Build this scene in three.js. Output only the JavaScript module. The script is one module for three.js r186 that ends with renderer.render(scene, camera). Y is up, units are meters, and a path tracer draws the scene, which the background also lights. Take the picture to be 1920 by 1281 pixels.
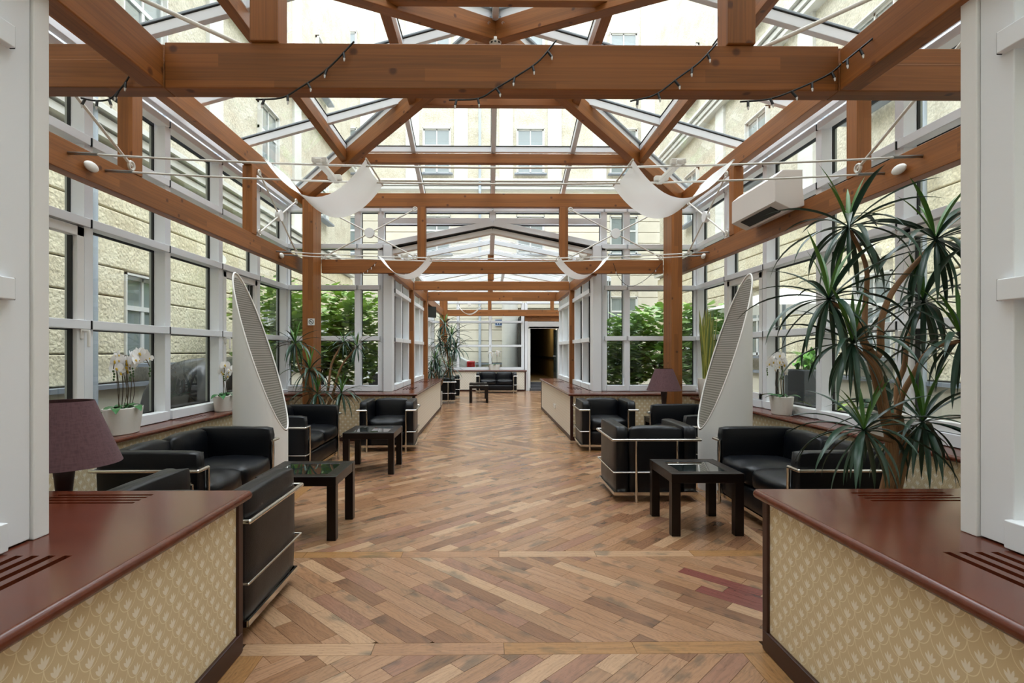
import * as THREE from 'three';
import { RoundedBoxGeometry } from 'three/addons/geometries/RoundedBoxGeometry.js';
import { mergeGeometries, mergeVertices } from 'three/addons/utils/BufferGeometryUtils.js';

// ---------------------------------------------------------------- camera, sky, exposure
const scene = new THREE.Scene();
const F = 1022, CX = 926, CY = 660, YAW = -0.0105;            // focal length and principal point in pixels of the 1920 x 1281 frame
const camera = new THREE.PerspectiveCamera(2 * Math.atan(640.5 / F) * 180 / Math.PI, 1920 / 1281, 0.05, 200);
camera.setViewOffset(1920, 1281, 960 - CX, 640.5 - CY, 1920, 1281);
camera.position.set(-0.072, 1.35, 0);
camera.rotation.y = YAW;
const renderer = new THREE.WebGLRenderer({ antialias: true });
renderer.toneMapping = THREE.LinearToneMapping;
renderer.toneMappingExposure = 1.5;
renderer.shadowMap.enabled = true;
{ // overcast sky, brighter towards the zenith
  const W = 64, H = 32, d = new Float32Array(W * H * 4);
  for (let j = 0; j < H; j++) for (let i = 0; i < W; i++) {
    const el = Math.sin(((j + 0.5) / H - 0.5) * Math.PI), k = (j * W + i) * 4;
    const L = 5.2 * (1 + 2 * Math.max(0, el)) / 3;
    d[k] = 0.94 * L; d[k + 1] = 0.985 * L; d[k + 2] = 1.06 * L; d[k + 3] = 1;
  }
  const t = new THREE.DataTexture(d, W, H, THREE.RGBAFormat, THREE.FloatType);
  t.mapping = THREE.EquirectangularReflectionMapping; t.magFilter = THREE.LinearFilter; t.needsUpdate = true;
  scene.background = t; scene.environment = t;
}

// ---------------------------------------------------------------- helpers
function rng(a) { return () => { a |= 0; a = a + 0x6D2B79F5 | 0; let t = Math.imul(a ^ a >>> 15, 1 | a); t = t + Math.imul(t ^ t >>> 7, 61 | t) ^ t; return ((t ^ t >>> 14) >>> 0) / 4294967296; }; }
const R = rng(7), rr = (a, b) => a + (b - a) * R(), PI = Math.PI;
const V = (x, y, d) => new THREE.Vector3(x, y, -d);            // d is the distance in front of the camera
function at(px, py, d) {                                       // the point of depth d seen at a pixel of the photograph
  const v = new THREE.Vector3((px - CX) / F, (CY - py) / F, -1).applyAxisAngle(new THREE.Vector3(0, 1, 0), YAW);
  v.multiplyScalar(-d / v.z); return v.add(camera.position);
}
const taken = {};
function numbered(n) { const k = taken[n] = (taken[n] ?? -1) + 1; return k ? `${n}_${String(k).padStart(3, '0')}` : n; }
function thing(name, label, category, pos = [0, 0, 0], turn = 0, group) {
  const o = new THREE.Group(); o.name = numbered(name); scene.add(o);
  o.position.set(pos[0], pos[1], pos[2]); o.rotation.y = turn; o.userData = { label, category };
  if (group) o.userData.group = group;
  return o;
}
function struct(name, label, pos = [0, 0, 0], turn = 0) {
  const o = new THREE.Group(); o.name = numbered(name); scene.add(o);
  o.position.set(pos[0], pos[1], pos[2]); o.rotation.y = turn; o.userData = { kind: 'structure', label };
  return o;
}
function part(parent, name, geo, mat, label) {
  const m = new THREE.Mesh(geo, mat); m.name = name; parent.add(m);
  if (label) m.userData.label = label;
  return m;
}
function copy(o, label, pos, turn, group) {
  const c = o.clone(); c.name = numbered(o.name.replace(/_\d{3}$/, '')); scene.add(c);
  c.userData = { ...o.userData, label }; if (group) c.userData.group = group;
  if (pos) c.position.set(pos[0], pos[1], pos[2]);
  if (turn !== undefined) c.rotation.set(0, turn, 0);
  return c;
}
function clean(g) {
  let n = g.index ? g.toNonIndexed() : g;
  for (const k of Object.keys(n.attributes)) if (!['position', 'normal', 'uv', 'color'].includes(k)) n.deleteAttribute(k);
  if (!n.attributes.uv) n.setAttribute('uv', new THREE.BufferAttribute(new Float32Array(n.attributes.position.count * 2), 2));
  if (!n.attributes.normal) n.computeVertexNormals();
  return n;
}
const G = (list) => mergeGeometries(list.map(clean));
function uvBox(g0, long = 'x', s = 1, rnd = true) {            // planar uv in metres, u along the long axis
  const g = clean(g0), p = g.attributes.position, uv = g.attributes.uv, L = 'xyz'.indexOf(long);
  const ou = rnd ? R() * 9 : 0, ov = rnd ? R() * 9 : 0, A = new THREE.Vector3(), B = new THREE.Vector3(), C = new THREE.Vector3();
  for (let i = 0; i < p.count; i += 3) {
    A.fromBufferAttribute(p, i); B.fromBufferAttribute(p, i + 1).sub(A); C.fromBufferAttribute(p, i + 2).sub(A); B.cross(C);
    const a = [Math.abs(B.x), Math.abs(B.y), Math.abs(B.z)], n = a.indexOf(Math.max(...a));
    const ax = [0, 1, 2].filter((k) => k !== n); let u = ax[0], v = ax[1]; if (v === L) { u = ax[1]; v = ax[0]; }
    for (let k = i; k < i + 3; k++) { const q = [p.getX(k), p.getY(k), p.getZ(k)]; uv.setXY(k, q[u] * s + ou, q[v] * s + ov + n * 0.37); }
  }
  return g;
}
const box = (w, h, d, x = 0, y = 0, z = 0) => new THREE.BoxGeometry(w, h, d).translate(x, y, z);
const rbox = (w, h, d, c = 0.004, x = 0, y = 0, z = 0, s = 1) => new RoundedBoxGeometry(w, h, d, s, Math.min(c, w / 2.05, h / 2.05, d / 2.05)).translate(x, y, z);
function along(g, p, q, up = new THREE.Vector3(0, 1, 0)) {     // turns a shape lying along x so that it runs from p to q
  const X = q.clone().sub(p).normalize(), Z = X.clone().cross(up).normalize(), Y = Z.clone().cross(X);
  const m = new THREE.Matrix4().makeBasis(X, Y, Z); m.setPosition(p.clone().add(q).multiplyScalar(0.5));
  return g.applyMatrix4(m);
}
function bar(p, q, w, h, c = 0.006) { const L = p.distanceTo(q); return along(uvBox(rbox(L, h, w, c), 'x'), p, q, Math.abs(q.y - p.y) > 0.95 * L ? new THREE.Vector3(0, 0, 1) : undefined); }
function cyl(p, q, r, n = 8, r2 = r) {
  const L = p.distanceTo(q), g = new THREE.CylinderGeometry(r2, r, L, n, 1);
  const m = new THREE.Matrix4().makeRotationFromQuaternion(new THREE.Quaternion().setFromUnitVectors(new THREE.Vector3(0, 1, 0), q.clone().sub(p).normalize()));
  m.setPosition(p.clone().add(q).multiplyScalar(0.5)); return g.applyMatrix4(m);
}
function pipe(pts, r, n = 8) {                                 // round tube through points, with ball joints at the bends
  const l = [];
  for (let i = 0; i + 1 < pts.length; i++) { l.push(cyl(pts[i], pts[i + 1], r, n)); if (i) l.push(new THREE.SphereGeometry(r, n, 6).translate(pts[i].x, pts[i].y, pts[i].z)); }
  return G(l);
}
const tube = (pts, r, seg = 24, n = 6) => new THREE.TubeGeometry(new THREE.CatmullRomCurve3(pts), seg, r, n, false);
function taperTube(pts, r0, r1, seg = 20, n = 7) {
  const c = new THREE.CatmullRomCurve3(pts), g = new THREE.TubeGeometry(c, seg, 1, n, false), p = g.attributes.position;
  for (let i = 0; i <= seg; i++) { const q = c.getPointAt(i / seg), r = r0 + (r1 - r0) * i / seg; for (let j = 0; j <= n; j++) { const k = i * (n + 1) + j; p.setXYZ(k, q.x + (p.getX(k) - q.x) * r, q.y + (p.getY(k) - q.y) * r, q.z + (p.getZ(k) - q.z) * r); } }
  return g;
}
const L3 = (x, y, z) => new THREE.Vector3(x, y, z);            // plain local vector

// ---------------------------------------------------------------- noise and textures
const hash = (x, y, s) => { let h = Math.imul(x, 374761393) + Math.imul(y, 668265263) + Math.imul(s, 974634361) | 0; h = Math.imul(h ^ h >>> 13, 1274126177); return ((h ^ h >>> 16) >>> 0) / 4294967296; };
function noise(x, y, px, py, s) {                              // value noise that repeats after px, py cells
  const i = Math.floor(x), j = Math.floor(y), f = x - i, g = y - j, u = f * f * (3 - 2 * f), v = g * g * (3 - 2 * g);
  const w = (a, n) => ((a % n) + n) % n, a = hash(w(i, px), w(j, py), s), b = hash(w(i + 1, px), w(j, py), s), c = hash(w(i, px), w(j + 1, py), s), d = hash(w(i + 1, px), w(j + 1, py), s);
  return a + (b - a) * u + (c - a) * v + (a - b - c + d) * u * v;
}
function fbm(u, v, nx, ny, s, oct = 4) { let a = 0.5, r = 0, t = 0; for (let o = 0; o < oct; o++) { r += a * noise(u * nx, v * ny, nx, ny, s + o * 17); t += a; a *= 0.5; nx *= 2; ny *= 2; } return r / t; }
const clamp = (x, a = 0, b = 1) => Math.min(b, Math.max(a, x)), lerp = (a, b, t) => a + (b - a) * t, smooth = (a, b, x) => { const t = clamp((x - a) / (b - a)); return t * t * (3 - 2 * t); };
function tex(W, H, f, metresU = 1, metresV = 1, srgb = true) { // f(u, v) -> [r, g, b] of 0..1
  const d = new Uint8Array(W * H * 4);
  for (let j = 0; j < H; j++) for (let i = 0; i < W; i++) { const c = f((i + 0.5) / W, (j + 0.5) / H), k = (j * W + i) * 4; d[k] = clamp(c[0]) * 255; d[k + 1] = clamp(c[1]) * 255; d[k + 2] = clamp(c[2]) * 255; d[k + 3] = 255; }
  const t = new THREE.DataTexture(d, W, H); t.wrapS = t.wrapT = THREE.RepeatWrapping; t.magFilter = THREE.LinearFilter; t.minFilter = THREE.LinearMipmapLinearFilter; t.generateMipmaps = true;
  if (srgb) t.colorSpace = THREE.SRGBColorSpace; t.repeat.set(1 / metresU, 1 / metresV); t.needsUpdate = true; return t;
}
const gray = (x) => [x, x, x];
// parquet: fine grain along u, grey wear blotches
const parquetMap = tex(1024, 512, (u, v) => {
  const g = fbm(u, v, 6, 90, 3, 3), ring = 0.5 + 0.5 * Math.sin((v * 60 + fbm(u, v, 5, 6, 9, 3) * 16) * PI), pore = noise(u * 60, v * 400, 60, 400, 5) > 0.84 ? 0.86 : 1;
  const spot = smooth(0.6, 0.8, fbm(u, v, 7, 6, 21, 4)) * (0.4 + 0.6 * fbm(u, v, 40, 60, 33, 2));
  const k = (0.84 + 0.2 * g + 0.06 * ring) * pore; return [lerp(k, 0.5, spot * 0.62), lerp(k, 0.5, spot * 0.5), lerp(k, 0.52, spot * 0.42)];
}, 1.3, 0.65);
const parquetBump = tex(512, 512, (u, v) => gray(0.5 + 0.35 * (fbm(u, v, 8, 120, 3, 3) - 0.5) + 0.5 * (fbm(u, v, 9, 9, 61, 3) - 0.5)), 1.3, 0.65, false);
// beams: laminated spruce, boards along u glued across v
const timberMap = tex(1024, 512, (u, v) => {
  const rows = 10, r = Math.floor(v * rows), cut = hash(r, 3, 1), brd = Math.floor((u + cut) * 2 % 2), tone = hash(r, brd, 5), f = v * rows - r;
  const wav = fbm(u, v, 3, 14, 8 + r % 3, 3), ring = 0.5 + 0.5 * Math.sin((f * 5 + wav * 7 + tone * 6) * PI), fine = fbm(u, v, 8, 160, 4, 2);
  let k = 0.80 + 0.14 * tone + 0.10 * ring * 0.6 + 0.10 * (fine - 0.5);
  let kn = 0; for (let q = 0; q < 2; q++) { const kx = hash(r, q, 31), ky = 0.2 + 0.6 * hash(r, q, 37), ok = hash(r, q, 41) > 0.35; let dx = Math.abs(u - kx); dx = Math.min(dx, 1 - dx); const d = Math.hypot(dx * 26 * 4, (f - ky) * 2.6); if (ok) kn = Math.max(kn, smooth(1, 0.35, d)); }
  if (f < 0.025) k *= 0.86; k *= 1 - 0.34 * kn; return [k, k * (1 - 0.08 * kn), k * (1 - 0.14 * kn) * (0.97 + 0.06 * tone)];
}, 2.6, 0.6);
const redMap = tex(512, 512, (u, v) => { const g = fbm(u, v, 3, 60, 5, 3), c = fbm(u, v, 5, 5, 77, 4), scr = (noise(u * 300, v * 300, 300, 300, 3) > 0.985 && fbm(u, v, 6, 6, 90, 2) > 0.52) ? 0.35 : 0; const k = 0.8 + 0.18 * g + 0.14 * (c - 0.5); return [k + scr, k * 0.98 + scr, k * 0.96 + scr]; }, 1.6, 1.6);
const leatherBump = tex(512, 512, (u, v) => { let m = 9, m2 = 9; const n = 56, x = u * n, y = v * n, i = Math.floor(x), j = Math.floor(y); for (let a = -1; a < 2; a++) for (let b = -1; b < 2; b++) { const p = (i + a + n) % n, q = (j + b + n) % n, d = Math.hypot(i + a + hash(p, q, 1) - x, j + b + hash(p, q, 2) - y); if (d < m) { m2 = m; m = d; } else if (d < m2) m2 = d; } return gray(0.35 + 0.3 * smooth(0, 0.25, m2 - m) + 0.5 * (fbm(u, v, 4, 4, 50, 4) - 0.5)); }, 0.4, 0.4, false);
const stuccoMap = tex(512, 512, (u, v) => { const a = fbm(u, v, 60, 60, 3, 3), b = fbm(u, v, 5, 5, 8, 4), k = 0.88 + 0.22 * (a - 0.5) + 0.12 * b; return [k, k * (0.985 + 0.03 * b), k * (0.955 + 0.05 * b)]; }, 1.7, 1.7);
const stuccoBump = tex(512, 512, (u, v) => gray(fbm(u, v, 48, 48, 11, 4)), 1.7, 1.7, false);
const plasterMap = tex(256, 256, (u, v) => { const k = 0.93 + 0.07 * fbm(u, v, 6, 6, 3, 5); return [k, k, k * 0.99]; }, 2.5, 2.5);
const pavingMap = tex(512, 512, (u, v) => { const k = 0.7 + 0.3 * fbm(u, v, 8, 8, 3, 6), s = noise(u * 256, v * 256, 256, 256, 9) * 0.12; return gray(k - s); }, 3, 3);
const fabricMap = tex(256, 256, (u, v) => { const k = 0.82 + 0.14 * noise(u * 128, v * 24, 128, 24, 2) + 0.14 * noise(u * 24, v * 128, 24, 128, 7); return [k, k, k]; }, 0.35, 0.35);
const barkMap = tex(128, 256, (u, v) => { const k = 0.7 + 0.3 * fbm(u, v, 4, 10, 3, 4), r = ((v * 14 + 0.25 * fbm(u, v, 4, 4, 6, 2)) % 1) < 0.12 ? 0.72 : 1; return [k * r, k * r * 0.97, k * r * 0.94]; }, 1, 1);
const leafMap = tex(64, 256, (u, v) => { const k = 0.86 + 0.14 * noise(u * 24, v * 2, 24, 2, 4); return [k, k, k]; }, 1, 1);
// brushed, perforated sheet: a square grid of small dark holes
const perforatedMap = tex(256, 256, (u, v) => { const n = 16, x = (u * n) % 1, y = (v * n + (Math.floor(u * n) % 2) * 0.5) % 1, d = Math.max(Math.abs(x - 0.5), Math.abs(y - 0.5)); return d < 0.27 ? [0.13, 0.12, 0.105] : [0.66, 0.64, 0.61]; }, 0.38, 0.38);
function wallpaper(ground, line, petal) {                                         // tulips in scallops, two offset rows to a tile
  const c = document.createElement('canvas'); c.width = 256; c.height = 288; const x = c.getContext('2d');
  x.fillStyle = ground; x.fillRect(0, 0, 256, 288);
  const motif = (cx, cy) => {
    x.strokeStyle = line; x.lineWidth = 8; x.beginPath(); x.moveTo(cx - 128, cy - 96); x.bezierCurveTo(cx - 126, cy + 10, cx - 70, cy + 62, cx, cy + 64); x.bezierCurveTo(cx + 70, cy + 62, cx + 126, cy + 10, cx + 128, cy - 96); x.stroke();
    x.fillStyle = petal;
    for (const [a, l, w] of [[-0.72, 92, 20], [-0.24, 108, 18], [0.24, 108, 18], [0.72, 92, 20]]) { x.save(); x.translate(cx, cy + 46); x.rotate(a); x.beginPath(); x.moveTo(0, 0); x.quadraticCurveTo(-w * 1.5, -l * 0.55, 0, -l); x.quadraticCurveTo(w * 1.5, -l * 0.55, 0, 0); x.fill(); x.restore(); }
    x.beginPath(); x.ellipse(cx, cy + 24, 30, 26, 0, 0, 2 * PI); x.fill();
  };
  for (const oy of [-288, 0, 288]) for (const ox of [-256, 0, 256]) { motif(128 + ox, 72 + oy); motif(ox, 216 + oy); motif(256 + ox, 216 + oy); }
  const t = new THREE.CanvasTexture(c); t.wrapS = t.wrapT = THREE.RepeatWrapping; t.colorSpace = THREE.SRGBColorSpace; t.repeat.set(1 / 0.08, 1 / 0.09); return t;
}
function plate(w, h, draw) { const c = document.createElement('canvas'); c.width = w; c.height = h; draw(c.getContext('2d')); const t = new THREE.CanvasTexture(c); t.colorSpace = THREE.SRGBColorSpace; return t; }

const S = (o) => new THREE.MeshStandardMaterial(o), P = (o) => new THREE.MeshPhysicalMaterial(o);
const M = {
  timber: S({ color: '#9b5e28', map: timberMap, roughness: 0.5 }),
  red: S({ color: '#673322', map: redMap, roughness: 0.2 }),
  redDark: S({ color: '#3a1a14', map: redMap, roughness: 0.4 }),
  paper: S({ color: '#ffffff', map: wallpaper('#d3bf99', '#e8dbbb', '#ebe2d0'), roughness: 0.45 }),
  paperGlare: S({ color: '#ffffff', map: wallpaper('#ddd3c3', '#e9e2d3', '#ece6dc'), roughness: 0.45 }),  // same wallpaper, with the glare on the far fronts put into its colours
  white: S({ color: '#e9ecf1', roughness: 0.4 }),
  whiteWarm: S({ color: '#e8e8e8', roughness: 0.5 }),
  outer: S({ color: '#a9aeaa', roughness: 0.5 }),
  gasket: S({ color: '#191b1d', roughness: 0.6 }),
  glass: P({ color: '#f1f6f4', transmission: 1, thickness: 0, roughness: 0.0, ior: 1.5 }),
  leather: P({ color: '#090b10', roughness: 0.3, specularIntensity: 0.55, bumpMap: leatherBump, bumpScale: 0.0012 }),
  chrome: S({ color: '#d6d2ca', metalness: 1, roughness: 0.16 }),
  espresso: P({ color: '#160d0a', map: redMap, roughness: 0.3, specularIntensity: 0.6 }),
  tableGlass: P({ color: '#1c2322', roughness: 0.03, metalness: 0, clearcoat: 1, clearcoatRoughness: 0.02 }),
  sail: P({ color: '#f4f3f1', roughness: 0.9, transmission: 0.45, thickness: 0, side: THREE.DoubleSide }),
  rod: S({ color: '#d8d4cc', roughness: 0.35 }),
  steel: S({ color: '#8d8d8b', metalness: 1, roughness: 0.35 }),
  perforated: S({ color: '#ffffff', map: perforatedMap, metalness: 0.85, roughness: 0.36 }),
  pot: S({ color: '#e6e1da', roughness: 0.28 }),
  soil: S({ color: '#2b2019', roughness: 1 }),
  shade: S({ color: '#5f4245', map: fabricMap, roughness: 0.95, side: THREE.DoubleSide }),
  bark: S({ color: '#ae8763', map: barkMap, roughness: 0.9 }),
  barkTree: S({ color: '#4b3a2c', map: barkMap, roughness: 0.95 }),
  dracaena: S({ color: '#31503e', map: leafMap, roughness: 0.32, side: THREE.DoubleSide }),
  dracaenaYoung: S({ color: '#4f7f2c', map: leafMap, roughness: 0.4, side: THREE.DoubleSide }),
  orchidLeaf: S({ color: '#2f6b36', roughness: 0.4, side: THREE.DoubleSide }),
  stem: S({ color: '#4a3c2a', roughness: 0.7 }),
  petal: P({ color: '#fbfafa', roughness: 0.8, transmission: 0.3, thickness: 0, side: THREE.DoubleSide }),
  lip: S({ color: '#d8b23c', roughness: 0.7 }),
  bud: S({ color: '#3d5a2a', roughness: 0.6 }),
  stucco: S({ color: '#d6cfbf', map: stuccoMap, bumpMap: stuccoBump, bumpScale: 0.014, roughness: 0.95 }),
  roughcast: S({ color: '#ece2c8', map: stuccoMap, bumpMap: stuccoBump, bumpScale: 0.014, roughness: 0.95 }),
  plaster: S({ color: '#ddd6c6', map: plasterMap, roughness: 0.95 }),
  plasterWhite: S({ color: '#e2e1dd', map: plasterMap, roughness: 0.9 }),
  ledge: S({ color: '#8e959e', roughness: 0.6, metalness: 0.3 }),
  pipe: S({ color: '#a9b3bd', roughness: 0.5 }),
  winFrame: S({ color: '#d5d6d3', roughness: 0.5 }),
  winGlass: P({ color: '#7d8888', roughness: 0.06, clearcoat: 1, clearcoatRoughness: 0.02 }),
  paving: S({ color: '#b4aea2', map: pavingMap, roughness: 0.95 }),
  black: S({ color: '#101010', roughness: 0.5 }),
  plastic: S({ color: '#ece9e4', roughness: 0.35 }),
};
const WHITE3 = new THREE.Color(1, 1, 1);

// ---------------------------------------------------------------- layout of the near hall (metres, d = distance ahead of the camera)
const ZC = 5.52, RI = 2.9, TB = 2.565, TT = 2.775, EB = 3.59, ET = 3.80, WX = 3.32, DN = 1.8, DR = 8.75, HC = 0.72, HS = 0.667, XP = 1.6, XC = 1.165;
const D0 = 2.486, D1 = 8.25, D2 = 12.9, D3 = 18.67;            // counter edges: hall start, hall end, passage end, far room end

// ================================================================ FLOOR
{
  const floor = struct('floor', 'diagonal brown hardwood parquet with straight border strips');
  part(floor, 'subfloor', uvBox(box(8.4, 0.1, 25, 0, -0.062, -8.2)), S({ color: '#2a1a10', roughness: 0.9 }));
  const tones = ['#a17a5c', '#997253', '#8e6749', '#b08c6c', '#805b42', '#9d7556', '#977356', '#906852'].map((c) => new THREE.Color(c));
  const look = { map: parquetMap, roughness: 0.24, bumpMap: parquetBump, bumpScale: 0.0008 };
  const mats = tones.map((c) => S({ color: c, ...look })), strip = S({ color: '#9c7248', ...look }), stained = S({ color: '#77433a', ...look });
  const planks = [];
  const clip = (poly, x0, x1, y0, y1) => {
    for (const [ax, val, s] of [[0, x0, 1], [0, x1, -1], [1, y0, 1], [1, y1, -1]]) {
      const out = [];
      for (let i = 0; i < poly.length; i++) { const a = poly[i], b = poly[(i + 1) % poly.length], da = (a[ax] - val) * s, db = (b[ax] - val) * s; if (da >= 0) out.push(a); if (da * db < 0) { const t = da / (da - db); out.push([a[0] + (b[0] - a[0]) * t, a[1] + (b[1] - a[1]) * t]); } }
      poly = out; if (!poly.length) return poly;
    }
    return poly;
  };
  const area = (p) => Math.abs(p.reduce((s, a, i) => { const b = p[(i + 1) % p.length]; return s + a[0] * b[1] - b[0] * a[1]; }, 0)) / 2;
  function lay(x0, x1, y0, y1, dir, W = 0.092, LEN = 0.44) {   // dir +1 runs away to the right, -1 away to the left
    const c = Math.SQRT1_2, ux = dir * c, uy = c, vx = -c * 1, vy = dir * c * 1, cs = [[x0, y0], [x1, y0], [x1, y1], [x0, y1]];
    const us = cs.map(([x, y]) => x * ux + y * uy), vs = cs.map(([x, y]) => x * vx + y * vy);
    for (let k = Math.floor(Math.min(...vs) / W); k <= Math.max(...vs) / W; k++) {
      let u = Math.floor(Math.min(...us) / LEN) * LEN - LEN * (((k % 3) + 3) % 3 / 3 + hash(k, 3, dir + 5) * 0.12);
      while (u < Math.max(...us)) {
        const l = LEN * (0.86 + 0.28 * hash(Math.round(u * 50), k, 77)), g = 0.0009;
        let p = [[u + g, k * W + g], [u + l - g, k * W + g], [u + l - g, (k + 1) * W - g], [u + g, (k + 1) * W - g]].map(([a, b]) => [a * ux + b * vx, a * uy + b * vy]);
        p = clip(p, x0 + 0.0009, x1 - 0.0009, y0 + 0.0009, y1 - 0.0009);
        if (p.length > 2 && area(p) > 2e-4) planks.push({ p, a: area(p), ux, uy, tone: Math.floor(hash(Math.round(u * 91), k, 13) ** 1.25 * 8) });
        u += l;
      }
    }
  }
  function border(x0, x1, y0, y1, alongX) {
    const n = Math.max(1, Math.round((alongX ? x1 - x0 : y1 - y0) / 0.62));
    for (let i = 0; i < n; i++) { const a = i / n, b = (i + 1) / n, g = 0.001; const [xa, xb, ya, yb] = alongX ? [lerp(x0, x1, a) + g, lerp(x0, x1, b) - g, y0 + g, y1 - g] : [x0 + g, x1 - g, lerp(y0, y1, a) + g, lerp(y0, y1, b) - g]; planks.push({ p: [[xa, ya], [xb, ya], [xb, yb], [xa, yb]], a: (xb - xa) * (yb - ya), ux: alongX ? 1 : 0, uy: alongX ? 0 : 1, tone: hash(i, Math.round(y0 * 100), 5) > 0.5 ? -1 : hash(i, 9, 4) > 0.6 ? 3 : 5 }); }
  }
  const SX = 1.83, S0 = 3.69, S1 = 7.33, wS = 0.105;
  lay(-1.07, 1.07, -1.2, 2.43, 1); border(-1.19, -1.07, -1.2, 2.43, false); border(1.07, 1.19, -1.2, 2.43, false);
  border(-1.19, 1.19, 2.43, 2.53, true);
  lay(-3.1, 3.1, 2.53, S0 - wS, -1); lay(-3.1, -SX - wS, S0 - wS, S1 + wS, -1); lay(SX + wS, 3.1, S0 - wS, S1 + wS, -1); lay(-3.1, 3.1, S1 + wS, 8.3, -1);
  border(-SX - wS, SX + wS, S0 - wS, S0, true); border(-SX - wS, SX + wS, S1, S1 + wS, true); border(-SX - wS, -SX, S0, S1, false); border(SX, SX + wS, S0, S1, false);
  lay(-SX, SX, S0, S1, 1);
  border(-1.19, 1.19, 8.3, 8.4, true); lay(-1.07, 1.07, 8.4, 12.9, 1); border(-1.19, -1.07, 8.4, 12.9, false); border(1.07, 1.19, 8.4, 12.9, false);
  lay(-1.9, 2.6, 12.9, 19.2, -1);
  const hidden = (x, y) => (Math.abs(x) > 1.19 && y < 2.5) || (x < -1.2 && y < 3.6) || (x > 1.45 && y < 3.2) || Math.abs(x) > 1.95 || (x > 1.05 && x < 1.85 && y > 4.9 && y < 5.7);
  for (const q of planks) { const n = q.p.length; q.x = q.p.reduce((s, a) => s + a[0], 0) / n; q.y = q.p.reduce((s, a) => s + a[1], 0) / n; q.size = q.y < 2.15 || hidden(q.x, q.y) ? 0 : q.a / q.y ** 3; }
  planks.sort((a, b) => b.size - a.size);
  const rest = [];
  planks.forEach((q, i) => {
    const pos = [], uv = [], col = [], n = q.p.length, ou = hash(i, 1, 2) * 7, ov = hash(i, 2, 2) * 7, TH = 0.011;
    const tri = (...t) => { for (const [x, h, y] of t) { pos.push(x, h, -y); uv.push(x * q.ux + y * q.uy + ou, -x * q.uy + y * q.ux + ov); } };
    const ccw = q.p.reduce((s, a, k) => { const b = q.p[(k + 1) % n]; return s + a[0] * b[1] - b[0] * a[1]; }, 0) > 0, p = ccw ? q.p : [...q.p].reverse();
    for (let k = 1; k + 1 < n; k++) tri([p[0][0], 0, p[0][1]], [p[k][0], 0, p[k][1]], [p[k + 1][0], 0, p[k + 1][1]]);
    for (let k = 0; k < n; k++) { const a = p[k], b = p[(k + 1) % n]; tri([a[0], 0, a[1]], [a[0], -TH, a[1]], [b[0], -TH, b[1]]); tri([a[0], 0, a[1]], [b[0], -TH, b[1]], [b[0], 0, b[1]]); }
    const g = new THREE.BufferGeometry(); g.setAttribute('position', new THREE.Float32BufferAttribute(pos, 3)); g.setAttribute('uv', new THREE.Float32BufferAttribute(uv, 2)); g.computeVertexNormals();
    const stain = q.x > 1.12 && q.x < 1.6 && q.y > 2.86 && q.y < 3.2 && hash(i, 7, 7) < 0.75;
    if (i < 300) part(floor, 'plank', g, stain ? stained : q.tone < 0 ? strip : mats[q.tone]);
    else { const c = q.tone < 0 ? strip.color : tones[q.tone]; for (let k = 0; k < pos.length / 3; k++) col.push(c.r, c.g, c.b); g.setAttribute('color', new THREE.Float32BufferAttribute(col, 3)); rest.push(g); }
  });
  const far = part(floor, 'planks', mergeGeometries(rest), S({ color: '#ffffff', vertexColors: true, ...look })); far.userData.kind = 'stuff';
}
{
  const g = struct('courtyard_ground', 'pale paved courtyard outside the glass hall');
  part(g, 'paving', uvBox(box(60, 0.1, 70, 0, -0.15, -10)), M.paving);
}

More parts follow.
